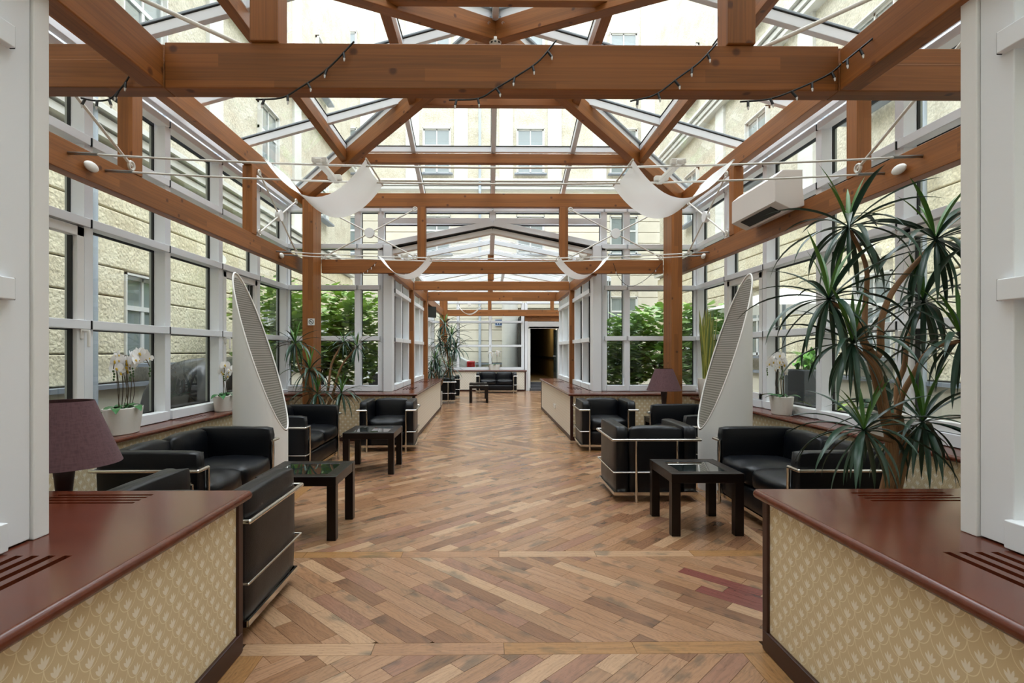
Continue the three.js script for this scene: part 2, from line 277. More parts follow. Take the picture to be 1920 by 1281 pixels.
// ================================================================ TIMBER FRAMES
const apex = 4.63, hipY = (a) => apex - 0.05 - 0.285 * a;      // centre height of a hip rafter at plan distance a from the middle
{
  const f = thing('timber_frame', 'orange-brown laminated timber frame and hip rafters of the near hall', 'frame');
  const beam = (n, p, q, w, h) => part(f, n, bar(p, q, w, h), M.timber);
  const tm = (TB + TT) / 2, th = TT - TB, em = (EB + ET) / 2, eh = ET - EB, c = RI + 0.05;
  beam('tie_beam', V(-1.56, tm, ZC - c), V(1.56, tm, ZC - c), 0.1, th);
  for (const s of [-1, 1]) { beam('tie_beam', V(s * 1.56, TB + 0.065, ZC - c), V(s * 3.2, TB + 0.065, ZC - c), 0.1, 0.13); part(f, 'white_strip', bar(V(s * 1.6, TB + 0.145, ZC - c + 0.03), V(s * 3.2, TB + 0.145, ZC - c + 0.03), 0.06, 0.022), M.white); beam('upper_rail', V(s * 1.6, TB + 0.2, ZC - c + 0.05), V(s * 3.2, TB + 0.2, ZC - c + 0.05), 0.06, 0.08); }
  beam('tie_beam', V(-2.64, tm, ZC + c), V(2.64, tm, ZC + c), 0.1, th);
  beam('tie_beam', V(-c, tm, 2.62), V(-c, tm, 8.7), 0.1, th);
  beam('tie_beam', V(c, tm, 2.62), V(c, tm, 8.7), 0.1, th);
  beam('eaves_beam', V(-3.0, em, ZC - c), V(3.0, em, ZC - c), 0.1, eh);
  beam('eaves_beam', V(-3.0, em, ZC + c), V(3.0, em, ZC + c), 0.1, eh);
  beam('eaves_beam', V(-c, em, 2.62), V(-c, em, 8.42), 0.1, eh);
  beam('eaves_beam', V(c, em, 2.62), V(c, em, 8.42), 0.1, eh);
  for (const s of [-1, 1]) {
    part(f, 'corner_post', uvBox(rbox(0.16, EB, 0.38, 0.006, s * 2.72, EB / 2, -8.22), 'y'), M.timber);
    part(f, 'corner_post', uvBox(rbox(0.16, EB - HC, 0.2, 0.006, s * 3.0, HC + (EB - HC) / 2, -2.42), 'y'), M.timber);
    for (const t of [-1.1, 1.1]) {
      part(f, 'short_post', uvBox(rbox(0.13, EB - TT, 0.12, 0.005, t, (EB + TT) / 2, -(ZC + s * (c + 0.005))), 'y'), M.timber);
      part(f, 'short_post', uvBox(rbox(0.12, EB - TT, 0.13, 0.005, s * (c + 0.005), (EB + TT) / 2, -(ZC + t)), 'y'), M.timber);
    }
  }
  for (const [sx, sz] of [[-1, -1], [1, -1], [-1, 1], [1, 1]]) beam('hip_rafter', V(sx * 2.95, hipY(2.95), ZC + sz * 2.95), V(0, hipY(0), ZC), 0.12, 0.2);
  for (const a of [2.04, 0.96]) { const y = hipY(a) + 0.02; for (const s of [-1, 1]) { beam('purlin', V(-a, y, ZC + s * a), V(a, y, ZC + s * a), 0.09, 0.13); beam('purlin', V(s * a, y, ZC - a), V(s * a, y, ZC + a), 0.09, 0.13); } }
  // small brass hooks screwed under the rafters
  const hook = new THREE.TorusGeometry(0.011, 0.0025, 5, 10, 4.6);
  const hooks = [at(917, 43, 5.3), at(943, 43, 5.3), at(886, 73, 5.4), at(963, 73, 5.4), at(620, 215, 8.3)];
  for (const p of hooks.slice(0, 4)) part(f, 'hook', hook.clone().translate(p.x, p.y, p.z), M.steel, 'small brass cup hook');
  // crossed tie rods with a disc where they meet
  const rod = (p, q) => part(f, 'brace_rod', cyl(p, q, 0.011, 8), M.rod, 'white steel tie rod');
  const brace = (mk) => {                                       // mk(s, y): s 0..1 from the corner to the short post
    const lo = TT + 0.04, hi = EB - 0.04, m = mk(0.5, (lo + hi) / 2), out = mk(0.5, (lo + hi) / 2, 0.03).sub(m);
    rod(mk(0, lo), m); rod(m, mk(1, hi)); rod(mk(0, hi), m); rod(m, mk(1, lo));
    part(f, 'brace_disc', cyl(m.clone().sub(out), m.clone().add(out), 0.075, 24), M.whiteWarm, 'white disc joining four tie rods');
    for (const [s, y] of [[0, lo], [1, hi], [0, hi], [1, lo]]) { const p = mk(s, y); part(f, 'brace_eye', new THREE.TorusGeometry(0.032, 0.011, 6, 14).rotateY(Math.abs(out.x) > 0.001 ? PI / 2 : 0).translate(p.x, p.y, p.z), M.rod); }
  };
  for (const s of [-1, 1]) {
    brace((t, y, o = 0) => V(s * lerp(2.6, 1.2, t), y, 8.42 - o)); brace((t, y, o = 0) => V(s * lerp(2.8, 1.2, t), y, 2.68 + o));
    brace((t, y, o = 0) => V(s * (RI - 0.02 - o), y, lerp(8.0, ZC + 1.2, t))); brace((t, y, o = 0) => V(s * (RI - 0.02 - o), y, lerp(2.8, ZC - 1.2, t)));
  }
}
{
  const f = thing('timber_frame', 'timber side beams running overhead above the foreground counters', 'frame');
  for (const s of [-1, 1]) part(f, 'side_beam', bar(V(s * 1.61, TB + 0.095, -1.2), V(s * 1.61, TB + 0.095, 2.515), 0.1, 0.19), M.timber);
}
{
  const f = thing('timber_frame', 'timber beams and slim posts of the passage to the far room', 'frame');
  for (const s of [-1, 1]) {
    part(f, 'side_beam', bar(V(s * 1.585, TB + 0.07, 8.53), V(s * 1.585, TB + 0.07, 12.9), 0.1, 0.17), M.timber);
    part(f, 'slim_post', uvBox(rbox(0.09, TB - HC, 0.1, 0.004, s * 1.575, (TB + HC) / 2, -10.72), 'y'), M.timber);
  }
  part(f, 'tie_beam', bar(V(-1.52, TB + 0.085, 10.75), V(1.52, TB + 0.085, 10.75), 0.1, 0.17), M.timber);
  part(f, 'short_post', uvBox(rbox(0.12, 0.5, 0.1, 0.004, -0.02, TT + 0.24, -10.75), 'y'), M.timber);
}
{
  const f = thing('timber_frame', 'timber posts and beams of the far room', 'frame');
  const tm = (TB + TT) / 2, th = TT - TB;
  part(f, 'tie_beam', bar(V(-1.5, tm, 12.98), V(1.9, tm, 12.98), 0.1, th), M.timber);
  part(f, 'tie_beam', bar(V(-1.5, tm, 18.5), V(2.6, tm, 18.5), 0.1, th), M.timber);
  part(f, 'tie_beam', bar(V(-1.62, tm, 13.05), V(-1.62, tm, 18.5), 0.1, th), M.timber);
  part(f, 'corner_post', uvBox(rbox(0.16, 3.0, 0.16, 0.005, -1.59, 1.5, -12.98), 'y'), M.timber);
  part(f, 'corner_post', uvBox(rbox(0.26, 3.2, 0.16, 0.005, -1.58, 1.6, -18.5), 'y'), M.timber);
  for (const x of [-0.02, 2.1]) { part(f, 'short_post', uvBox(rbox(0.12, 0.42, 0.1, 0.004, x, TT + 0.21, -18.5), 'y'), M.timber); part(f, 'short_post', uvBox(rbox(0.12, 0.42, 0.1, 0.004, x, TT + 0.21, -12.98), 'y'), M.timber); }
  part(f, 'lintel', bar(V(1.18, 2.5, 18.62), V(2.6, 2.5, 18.62), 0.12, 0.2), M.timber);
}

// ================================================================ GLASS ROOFS
function sheet(parent, pts) {                                   // a flat glass pane through three or four points
  const g = new THREE.BufferGeometry(), p = [], idx = pts.length === 4 ? [0, 1, 2, 0, 2, 3] : [0, 1, 2];
  for (const i of idx) p.push(pts[i].x, pts[i].y, pts[i].z);
  g.setAttribute('position', new THREE.Float32BufferAttribute(p, 3)); g.setAttribute('uv', new THREE.Float32BufferAttribute(new Float32Array(p.length / 3 * 2), 2)); g.computeVertexNormals();
  return part(parent, 'pane', g, M.glass);
}
{
  const c = struct('ceiling', 'pyramid glass roof with white glazing bars');
  const yo = 0.19, top = (a) => hipY(a) + yo, A = 3.42;         // height of the glass at plan distance a
  const up = (p, k) => p.clone().add(L3(0, k, 0));
  for (let side = 0; side < 4; side++) {
    const rot = (x, y, a) => { const q = [[x, a], [a, -x], [-x, -a], [-a, x]][side]; return V(q[0], y, ZC + q[1]); };
    const pt = (x, a, k = 0) => rot(x, top(a) + k, a);
    const lines = [A, 2.04, 0.96, 0.06], xs = [-9, -1.1, 0, 1.1, 9];
    for (let i = 0; i < 3; i++) for (let j = 0; j < 4; j++) {
      const a0 = lines[i], a1 = lines[i + 1], cl = (x, a) => clamp(x, -a, a), x00 = cl(xs[j], a0), x01 = cl(xs[j + 1], a0), x10 = cl(xs[j], a1), x11 = cl(xs[j + 1], a1);
      if (x01 - x00 < 0.05) continue;
      if (x11 - x10 < 0.01) { const q = xs[j] === -1.1 || xs[j + 1] === 1.1 ? [pt(x00, a0), pt(x01, a0), pt(x10, a1)] : [pt(x00, a0), pt(x01, a0), pt(x10, a1)]; sheet(c, q); }
      else sheet(c, [pt(x00, a0), pt(x01, a0), pt(x11, a1), pt(x10, a1)]);
    }
    // glazing bars up the slope, with the dark gasket that beds the glass
    for (const x of [-1.1, 0, 1.1]) { const a1 = Math.max(Math.abs(x), 0.06); part(c, 'glazing_bar', bar(pt(x, A, -0.05), pt(x, a1, -0.05), 0.06, 0.085), M.white); part(c, 'gasket', bar(pt(x, A, 0.0), pt(x, a1, 0.0), 0.075, 0.012), M.gasket); part(c, 'cover_cap', bar(pt(x, A, 0.02), pt(x, a1, 0.02), 0.06, 0.02), M.ledge); }
    for (const a of [2.04, 0.96]) { part(c, 'cross_bar', bar(pt(-a, a, -0.04), pt(a, a, -0.04), 0.06, 0.075), M.white); part(c, 'gasket', bar(pt(-a, a, 0.003), pt(a, a, 0.003), 0.075, 0.012), M.gasket); }
    part(c, 'hip_bar', bar(pt(A, A, -0.05), pt(0.04, 0.04, -0.05), 0.07, 0.1), M.white);
    part(c, 'hip_cap', bar(pt(A, A, 0.02), pt(0.04, 0.04, 0.02), 0.12, 0.03), M.ledge);
    part(c, 'gutter', bar(pt(-A, A, -0.05), pt(A, A, -0.05), 0.1, 0.12), M.white);
    part(c, 'fascia', bar(pt(-3.2, 3.2, -0.16), pt(3.2, 3.2, -0.16), 0.07, 0.07), M.white);
  }
  part(c, 'finial_plate', new THREE.CylinderGeometry(0.12, 0.12, 0.03, 16).translate(0, top(0) - 0.1, -ZC), M.ledge);
}
function gableRoof(label, d0, d1, x0, x1, yE, yR, n) {
  const c = struct('ceiling', label), xm = (x0 + x1) / 2;
  for (let i = 0; i <= n; i++) {
    const d = lerp(d0, d1, i / n);
    for (const x of [x0, x1]) part(c, 'rafter', bar(V(x, yE, d), V(xm, yR, d), i % n ? 0.05 : 0.09, i % n ? 0.08 : 0.12), M.white);
    if (i < n) { const e = lerp(d0, d1, (i + 1) / n); for (const x of [x0, x1]) sheet(c, [V(x, yE + 0.05, d), V(xm, yR + 0.05, d), V(xm, yR + 0.05, e), V(x, yE + 0.05, e)]); }
  }
  part(c, 'ridge_bar', bar(V(xm, yR - 0.03, d0), V(xm, yR - 0.03, d1), 0.08, 0.13), M.white);
  for (const x of [x0, x1]) part(c, 'eaves_bar', bar(V(x, yE, d0), V(x, yE, d1), 0.12, 0.1), M.white);
  return c;
}
gableRoof('low gabled glass roof over the foreground passage', -1.2, 2.05, -1.7, 1.7, 3.02, 3.36, 3);
gableRoof('low gabled glass roof over the passage behind the hall', 8.86, 12.85, -1.75, 1.75, 3.0, 3.34, 4);
gableRoof('gabled glass roof over the far room', 12.95, 19.2, -2.1, 2.8, 3.08, 3.6, 6);

// ================================================================ GLAZED WALLS
const MW = 0.095, MD = 0.11;                                     // mullion width and depth
// u: mullion positions, v: bar heights; local x along the wall, +z into the room, glass at z = -0.06
function glazed(w, us, vs, skip = () => false, opt = {}) {
  const mw = opt.mw ?? MW;
  us.forEach((u, i) => { if (opt.ends === false && (i === 0 || i === us.length - 1)) return; const e = opt.top ? opt.top(u) : vs[vs.length - 1]; part(w, 'mullion', rbox(mw, e - vs[0], MD, 0.004, u, (e + vs[0]) / 2, 0), M.white); part(w, 'gasket', box(mw + 0.016, e - vs[0], 0.022, u, (e + vs[0]) / 2, -0.066), M.gasket); part(w, 'outer_cap', box(mw - 0.02, e - vs[0], 0.03, u, (e + vs[0]) / 2, -0.093), M.outer); });
  for (let i = 0; i + 1 < us.length; i++) {
    const a = us[i] + mw / 2, b = us[i + 1] - mw / 2;
    for (let j = 0; j < vs.length; j++) {
      if (skip(i, j) && (j === 0 || skip(i, j - 1))) continue;
      const h = j === 0 ? 0.09 : 0.07;
      part(w, j === 0 ? 'sill_bar' : 'transom', rbox(b - a + (j === 0 ? 0.02 : 0.07), h, MD - 0.005, 0.004, (a + b) / 2, vs[j] + (j === 0 ? h / 2 : 0), 0.028), M.white);
      if (j) part(w, 'end_cap', G([-1, 1].map((k) => box(0.003, h, 0.016, (a + b) / 2 + k * ((b - a) / 2 + 0.0365), vs[j], 0.068))), M.gasket);
      part(w, 'gasket', box(b - a, h + 0.014, 0.022, (a + b) / 2, vs[j] + (j === 0 ? h / 2 : 0), -0.066), M.gasket);
      if (j + 1 < vs.length && !skip(i, j)) { const p = part(w, 'pane', new THREE.PlaneGeometry(b - a, vs[j + 1] - vs[j]), M.glass); p.position.set((a + b) / 2, (vs[j] + vs[j + 1]) / 2, -0.075); }
    }
  }
}
function sash(w, a, b, y0, y1, handleAt) {                        // an opening casement in one field
  const s = new THREE.Group(); s.name = 'casement'; w.add(s);
  const t = 0.075, z = 0.03;
  const fr = G([rbox(t, y1 - y0, 0.06, 0.004, a + t / 2, (y0 + y1) / 2, z), rbox(t, y1 - y0, 0.06, 0.004, b - t / 2, (y0 + y1) / 2, z), rbox(b - a, t, 0.06, 0.004, (a + b) / 2, y0 + t / 2, z), rbox(b - a, t, 0.06, 0.004, (a + b) / 2, y1 - t / 2, z)]);
  part(s, 'casement_frame', fr, M.whiteWarm);
  const g = 0.014; part(s, 'gasket', G([box(g, y1 - y0, 0.03, a - g / 2 + 0.002, (y0 + y1) / 2, 0.01), box(g, y1 - y0, 0.03, b + g / 2 - 0.002, (y0 + y1) / 2, 0.01), box(g, y1 - y0 - 2 * t, 0.03, a + t + g / 2, (y0 + y1) / 2, 0.01), box(g, y1 - y0 - 2 * t, 0.03, b - t - g / 2, (y0 + y1) / 2, 0.01)]), M.gasket);
  if (handleAt !== undefined) { const h = G([rbox(0.034, 0.14, 0.014, 0.012, handleAt, 1.52, z + 0.037, 2), cyl(L3(handleAt, 1.515, z + 0.04), L3(handleAt, 1.515, z + 0.085), 0.011, 10), rbox(0.022, 0.135, 0.02, 0.008, handleAt, 1.455, z + 0.09, 2)]); part(s, 'handle', h, M.plastic, 'white window handle'); }
}
const VS = [HS + 0.005, 1.565, 2.375, 3.03, 3.62], bay = 1.077;
const sideU = [-3, -2, -1, 0, 1, 2, 3].map((k) => ZC - 0.05 + k * bay);
{
  const wl = struct('wall_left', 'white framed glass wall on the left of the hall', [-WX, 0, 0], PI / 2);
  glazed(wl, sideU, VS); sash(wl, sideU[1] + 0.055, sideU[2] - 0.055, HS + 0.1, 2.33, sideU[2] - 0.09); sash(wl, sideU[4] + 0.055, sideU[5] - 0.055, HS + 0.1, 2.33, sideU[4] + 0.09);
  const wr = struct('wall_right', 'white framed glass wall on the right of the hall', [WX, 0, 0], -PI / 2);
  const ur = sideU.map((x) => -x).reverse(); glazed(wr, ur, VS);
  sash(wr, ur[4] + 0.055, ur[5] - 0.055, HS + 0.1, 2.33, ur[4] + 0.09); sash(wr, ur[1] + 0.055, ur[2] - 0.055, HS + 0.1, 2.33);
  // rear wall with the gabled opening of the passage
  const wb = struct('wall_rear', 'white framed glass wall at the end of the hall with passage opening', [0, 0, -DR], 0), vr = [HC + 0.005, 1.565, 2.375, 3.03, 3.62];
  glazed(wb, [-3.3, -2.15, -1.78], vr); glazed(wb, [1.78, 2.15, 3.3], vr);
  glazed(wb, [-1.78, 0, 1.78], [3.39, 3.62], undefined, { ends: false });
  for (const s of [-1, 1]) {
    part(wb, 'jamb', rbox(0.14, 3.05 - HC, 0.16, 0.006, s * 1.665, HC + (3.05 - HC) / 2, 0.02), M.white);
    part(wb, 'jamb_seal', box(0.012, 3.05 - HC, 0.02, s * 1.735, HC + (3.05 - HC) / 2, 0.085), M.gasket);
    part(wb, 'gable_bar', bar(L3(s * 1.85, 3.03, 0.02), L3(0, 3.4, 0.02), 0.12, 0.09), M.white); part(wb, 'gable_bar', bar(L3(s * 1.72, 2.93, -0.03), L3(0, 3.29, -0.03), 0.12, 0.08), M.whiteWarm); part(wb, 'gasket', bar(L3(s * 1.8, 2.98, 0.0), L3(0, 3.345, 0.0), 0.14, 0.015), M.gasket);
  }
  // front wall of the hall, beside the foreground passage
  const wf = struct('wall_front', 'white framed glass wall beside the foreground passage opening', [0, 0, -(DN + 0.02)], PI);
  glazed(wf, [-3.3, -2.5, -1.78], vr); glazed(wf, [1.78, 2.5, 3.3], vr);
  for (const s of [-1, 1]) part(wf, 'gable_bar', bar(L3(s * 1.85, 3.03, 0), L3(0, 3.4, 0), 0.12, 0.09), M.white);
  // foreground passage walls
  const vp = [HC + 0.005, 1.55, 2.35, 3.0];
  const pl = struct('wall_left', 'white window frame rising from the left foreground counter', [-(XP + 0.055), 0, 0], PI / 2), pr = struct('wall_right', 'white window frame rising from the right foreground counter', [XP + 0.055, 0, 0], -PI / 2);
  glazed(pl, [-1.1, -0.1, 0.86, 1.775], vp, undefined, { mw: 0.12 }); glazed(pr, [-1.775, -0.86, 0.1, 1.1], vp, undefined, { mw: 0.12 });
  part(pl, 'corner_post', rbox(0.065, 3.0 - HC, 0.13, 0.004, 1.87, (3 + HC) / 2, 0), M.whiteWarm); part(pr, 'corner_post', rbox(0.065, 3.0 - HC, 0.13, 0.004, -1.87, (3 + HC) / 2, 0), M.whiteWarm);
  // far passage walls
  const ql = struct('wall_left', 'white framed glass wall on the left of the far passage', [-(XP + 0.06), 0, 0], PI / 2), qr = struct('wall_right', 'white framed glass wall on the right of the far passage', [XP + 0.06, 0, 0], -PI / 2);
  const qu = [8.9, 9.7, 10.55, 11.4, 12.25, 12.85]; glazed(ql, qu, vp); glazed(qr, qu.map((x) => -x).reverse(), vp);
  // far room walls
  const fl = struct('wall_left', 'white framed glass wall on the left of the far room', [-2.05, 0, 0], PI / 2), fr = struct('wall_right', 'white framed glass wall on the right of the far room', [2.75, 0, 0], -PI / 2);
  const fu = [13.0, 14.05, 15.1, 16.15, 17.2, 18.25, 18.95]; glazed(fl, fu, vr.slice(0, 4)); glazed(fr, fu.map((x) => -x).reverse(), vr.slice(0, 4));
  const fb = struct('wall_rear', 'white framed window wall behind the far sofa', [0, 0, -18.98], 0); glazed(fb, [-2.0, -1.12, 0.0, 1.13], [HC + 0.005, 1.56, 2.39, 3.06]);
  part(fb, 'jamb', rbox(0.1, 3.0, 0.14, 0.005, 1.25, 1.5, 0), M.white);
  part(fb, 'door_head_panel', rbox(1.5, 0.24, 0.12, 0.005, 2.03, 2.28, 0), M.whiteWarm); glazed(fb, [1.25, 2.75], [2.62, 3.06]);
  const ff = struct('wall_front', 'white framed glass panels beside the far end of the passage', [0, 0, -12.93], PI); glazed(ff, [-2.7, -1.78], vr.slice(0, 4)); glazed(ff, [1.72, 2.0], vr.slice(0, 4));
}
// ---------------------------------------------------------------- the doorway, steps and dark corridor beyond the far room
{
  const d = struct('door_1', 'open doorway with white frame into a dark corridor', [0, 0, 0]);
  part(d, 'door_frame', G([rbox(0.09, 2.2, 0.16, 0.005, 1.35, 1.1, -19.0), rbox(0.13, 2.2, 0.16, 0.005, 2.42, 1.1, -19.0), rbox(1.1, 0.06, 0.16, 0.005, 1.9, 2.2, -19.0)]), M.whiteWarm);
  part(d, 'door_leaf', uvBox(rbox(0.045, 1.88, 0.95, 0.004, 2.36, 1.22, -19.62), 'y'), M.winGlass);
  part(d, 'door_pull', pipe([L3(2.3, 1.2, -19.1), L3(2.22, 1.2, -19.1), L3(2.22, 1.2, -19.3), L3(2.3, 1.2, -19.3)], 0.014), M.steel);
  part(d, 'pipe', cyl(L3(2.55, 0, -18.8), L3(2.55, 2.5, -18.8), 0.05, 14), M.whiteWarm, 'white vertical pipe');
  const s = struct('steps', 'three dark grey steps up to the corridor'), stone = S({ color: '#4a4a4e', roughness: 0.8 });
  for (let i = 0; i < 3; i++) part(s, 'step', rbox(1.02, 0.09 * (i + 1), 0.3, 0.008, 1.88, 0.045 * (i + 1), -(18.95 + 0.3 * i)), stone);
  const c = struct('corridor', 'yellow walled corridor without light behind the doorway');
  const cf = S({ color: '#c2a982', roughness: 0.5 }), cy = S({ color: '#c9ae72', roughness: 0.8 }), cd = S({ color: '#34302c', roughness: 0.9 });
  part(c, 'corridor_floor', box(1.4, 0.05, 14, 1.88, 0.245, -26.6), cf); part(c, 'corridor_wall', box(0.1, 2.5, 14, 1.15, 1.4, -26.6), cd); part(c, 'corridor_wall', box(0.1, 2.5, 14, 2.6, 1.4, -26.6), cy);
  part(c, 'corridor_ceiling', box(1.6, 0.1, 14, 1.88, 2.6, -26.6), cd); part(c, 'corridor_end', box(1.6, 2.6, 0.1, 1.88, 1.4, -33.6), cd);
  part(c, 'handrail', bar(L3(2.53, 1.1, -19.9), L3(2.53, 1.1, -33), 0.04, 0.09), cd);
}

{
  const t = thing('corridor_lamp', 'dim round ceiling lamp inside the corridor behind the doorway', 'lamp', [1.9, 2.5, -22.4]);
  part(t, 'lamp_bowl', new THREE.SphereGeometry(0.14, 20, 10, 0, 2 * PI, PI / 2, PI / 2).scale(1, 0.5, 1).translate(0, 0.05, 0), S({ color: '#f3e6c8', emissive: '#ffdf9f', emissiveIntensity: 0.25, roughness: 0.5 }));
  const l = new THREE.PointLight('#ffe6b8', 0.4, 0, 2); l.position.set(1.9, 2.36, -22.4); l.name = 'corridor_light'; l.castShadow = true; l.shadow.radius = 5; scene.add(l);
}

// ================================================================ COUNTERS
function slab(outline, slots, y, th = 0.042) {                   // outline in (x, d), rounded nosing, slots cut right through
  const s = new THREE.Shape(outline.map(([x, d]) => new THREE.Vector2(x, d)));
  for (const [x0, x1, d0, d1] of slots) { const h = new THREE.Path(); h.moveTo(x0, d0); h.lineTo(x1, d0); h.lineTo(x1, d1); h.lineTo(x0, d1); h.closePath(); s.holes.push(h); }
  const r = th / 2, l = [clean(new THREE.ExtrudeGeometry(s, { depth: th, bevelEnabled: false }).rotateX(-PI / 2).translate(0, y - th, 0))];
  outline.forEach((o, i) => { const n = outline[(i + 1) % outline.length], p = V(o[0], y - r, o[1]), q = V(n[0], y - r, n[1]); l.push(clean(cyl(p, q, r, 14))); l.push(clean(new THREE.SphereGeometry(r, 14, 8).translate(p.x, p.y, p.z))); });
  const g = G(l); g.userData.round = true;
  const smoothN = g.attributes.normal.clone(); const out = uvBox(g, 'x', 1); out.setAttribute('normal', smoothN); return out;
}
const slotsX = (x0, d0, w = 0.55) => [0, 1, 2, 3].map((k) => [x0, x0 + w, d0 + k * 0.042 - 0.009, d0 + k * 0.042 + 0.009]);
const slotsD = (x0, d0, w = 0.62) => [0, 1, 2, 3].map((k) => [x0 + k * 0.05 - 0.012, x0 + k * 0.05 + 0.012, d0, d0 + w]);
function panel(parent, x0, d0, x1, d1, h, bh = 0.09, bt = 0.062, mat = M.paper, name = 'front_panel') { // papered upright between two plan points
  const p = V(x0, h / 2, d0), q = V(x1, h / 2, d1), L = p.distanceTo(q), g = uvBox(box(L, h, 0.03), 'x', 1, false); along(g, p, q); part(parent, name, g, mat);
  const a = V(x0, bh / 2, d0), b = V(x1, bh / 2, d1); part(parent, 'baseboard', along(uvBox(rbox(a.distanceTo(b) + 0.03, bh, bt, 0.006), 'x'), a, b), M.redDark, 'dark baseboard');
}
function stile(parent, x, d, h) { part(parent, 'corner_strip', uvBox(rbox(0.045, h, 0.045, 0.005, x, h / 2, -d), 'y'), M.redDark, 'dark corner strip'); }
const flip = (s, o) => s > 0 ? o : o.map(([x, d]) => [-x, d]).reverse();
for (const s of [-1, 1]) {
  const side = s < 0 ? 'left' : 'right';
  { // foreground
    const c = thing('counter', `dark red topped counter with tulip wallpaper filling the ${side} foreground`, 'counter', [0, 0, 0], 0, 'window counters');
    const sl = [...slotsD(1.37, 1.08), ...slotsD(1.37, 0.3, 0.6), ...slotsX(1.55, 2.29, 0.42), ...slotsX(2.06, 2.29, 0.42), ...slotsX(2.6, 2.29, 0.42)].map(([a, b, e, f]) => s > 0 ? [a, b, e, f] : [-b, -a, e, f]);
    part(c, 'counter_top', slab(flip(s, [[XC, -1.2], [1.75, -1.2], [1.75, 1.88], [3.25, 1.88], [3.25, D0], [XC, D0]]), sl, HC), M.red, 'glossy red-brown top with vent slots');
    part(c, 'slot_shade_box', G([box(0.3, 0.3, 3.0, s * 1.47, 0.5, -0.4), box(1.7, 0.3, 0.36, s * 2.25, 0.5, -2.3)]), M.black, 'black box added to darken the slots'); panel(c, s * 1.205, -1.2, s * 1.205, D0 - 0.04, HC - 0.042); panel(c, s * 1.205, D0 - 0.04, s * 3.2, D0 - 0.04, HC - 0.042); stile(c, s * 1.2, D0 - 0.035, HC - 0.045);  // black box added inside so the slots look deep in shade
  }
  { // back of the hall and passage
    const c = thing('counter', `L-shaped red-brown counter on the ${side} of the passage entrance behind the armchair`, 'counter', [0, 0, 0], 0, 'window counters');
    const sl = [...slotsD(1.34, 9.1), ...slotsD(1.34, 11.2), ...slotsX(1.9, 8.45, 0.5)].map(([a, b, e, f]) => s > 0 ? [a, b, e, f] : [-b, -a, e, f]);
    part(c, 'counter_top', slab(flip(s, [[XC, D1], [2.62, D1], [2.62, 8.44], [2.82, 8.44], [2.82, D1], [3.25, D1], [3.25, 8.82], [1.72, 8.82], [1.72, D2], [XC, D2]]), sl, HC), M.red, 'red-brown top with vent slots');
    panel(c, s * 1.205, D1 + 0.04, s * 1.205, D2 - 0.04, HC - 0.042, 0.06, 0.042, M.paperGlare); panel(c, s * 1.205, D1 + 0.04, s * 2.62, D1 + 0.04, HC - 0.042, 0.06, 0.042); panel(c, s * 2.82, D1 + 0.04, s * 3.2, D1 + 0.04, HC - 0.042, 0.06, 0.042); panel(c, s * 1.205, D2 - 0.04, s * 1.7, D2 - 0.04, HC - 0.042, 0.06, 0.042); stile(c, s * 1.2, D1 + 0.04, HC - 0.045); stile(c, s * 1.2, D2 - 0.04, HC - 0.045);
    if (s > 0) part(c, 'wall_socket', G([rbox(0.02, 0.08, 0.08, 0.006, 1.18, 0.33, -10.2), rbox(0.02, 0.08, 0.08, 0.006, 1.18, 0.33, -10.35)]), M.plastic, 'white wall socket');
  }
  { // under the side windows
    const c = thing('window_sill', `narrow red-brown window ledge along the ${side} glass wall`, 'window sill', [0, 0, 0], 0, 'window ledges');
    const sl = [3.0, 4.2, 5.4, 6.6].flatMap((d) => [0, 1, 2].map((k) => [3.1 + k * 0.04, 3.12 + k * 0.04, d, d + 0.5])).map(([a, b, e, f]) => s > 0 ? [a, b, e, f] : [-b, -a, e, f]);
    part(c, 'sill_top', slab(flip(s, [[3.0, 2.53], [3.4, 2.53], [3.4, 8.2], [3.0, 8.2]]), sl, HS), M.red);
    panel(c, s * 3.04, 2.53, s * 3.04, 8.15, HS - 0.042);
  }
}
{
  const c = thing('counter', 'counter with front paled for glare under the far room window behind the distant sofa', 'counter', [0, 0, 0], 0, 'window counters');
  part(c, 'counter_top', slab([[-2.0, D3], [1.24, D3], [1.24, 18.9], [-2.0, 18.9]], [], HC), M.red); panel(c, -1.95, D3 + 0.04, 1.2, D3 + 0.04, HC - 0.042, 0.06, 0.042, M.paperGlare); stile(c, 1.2, D3 + 0.04, HC - 0.045);
}

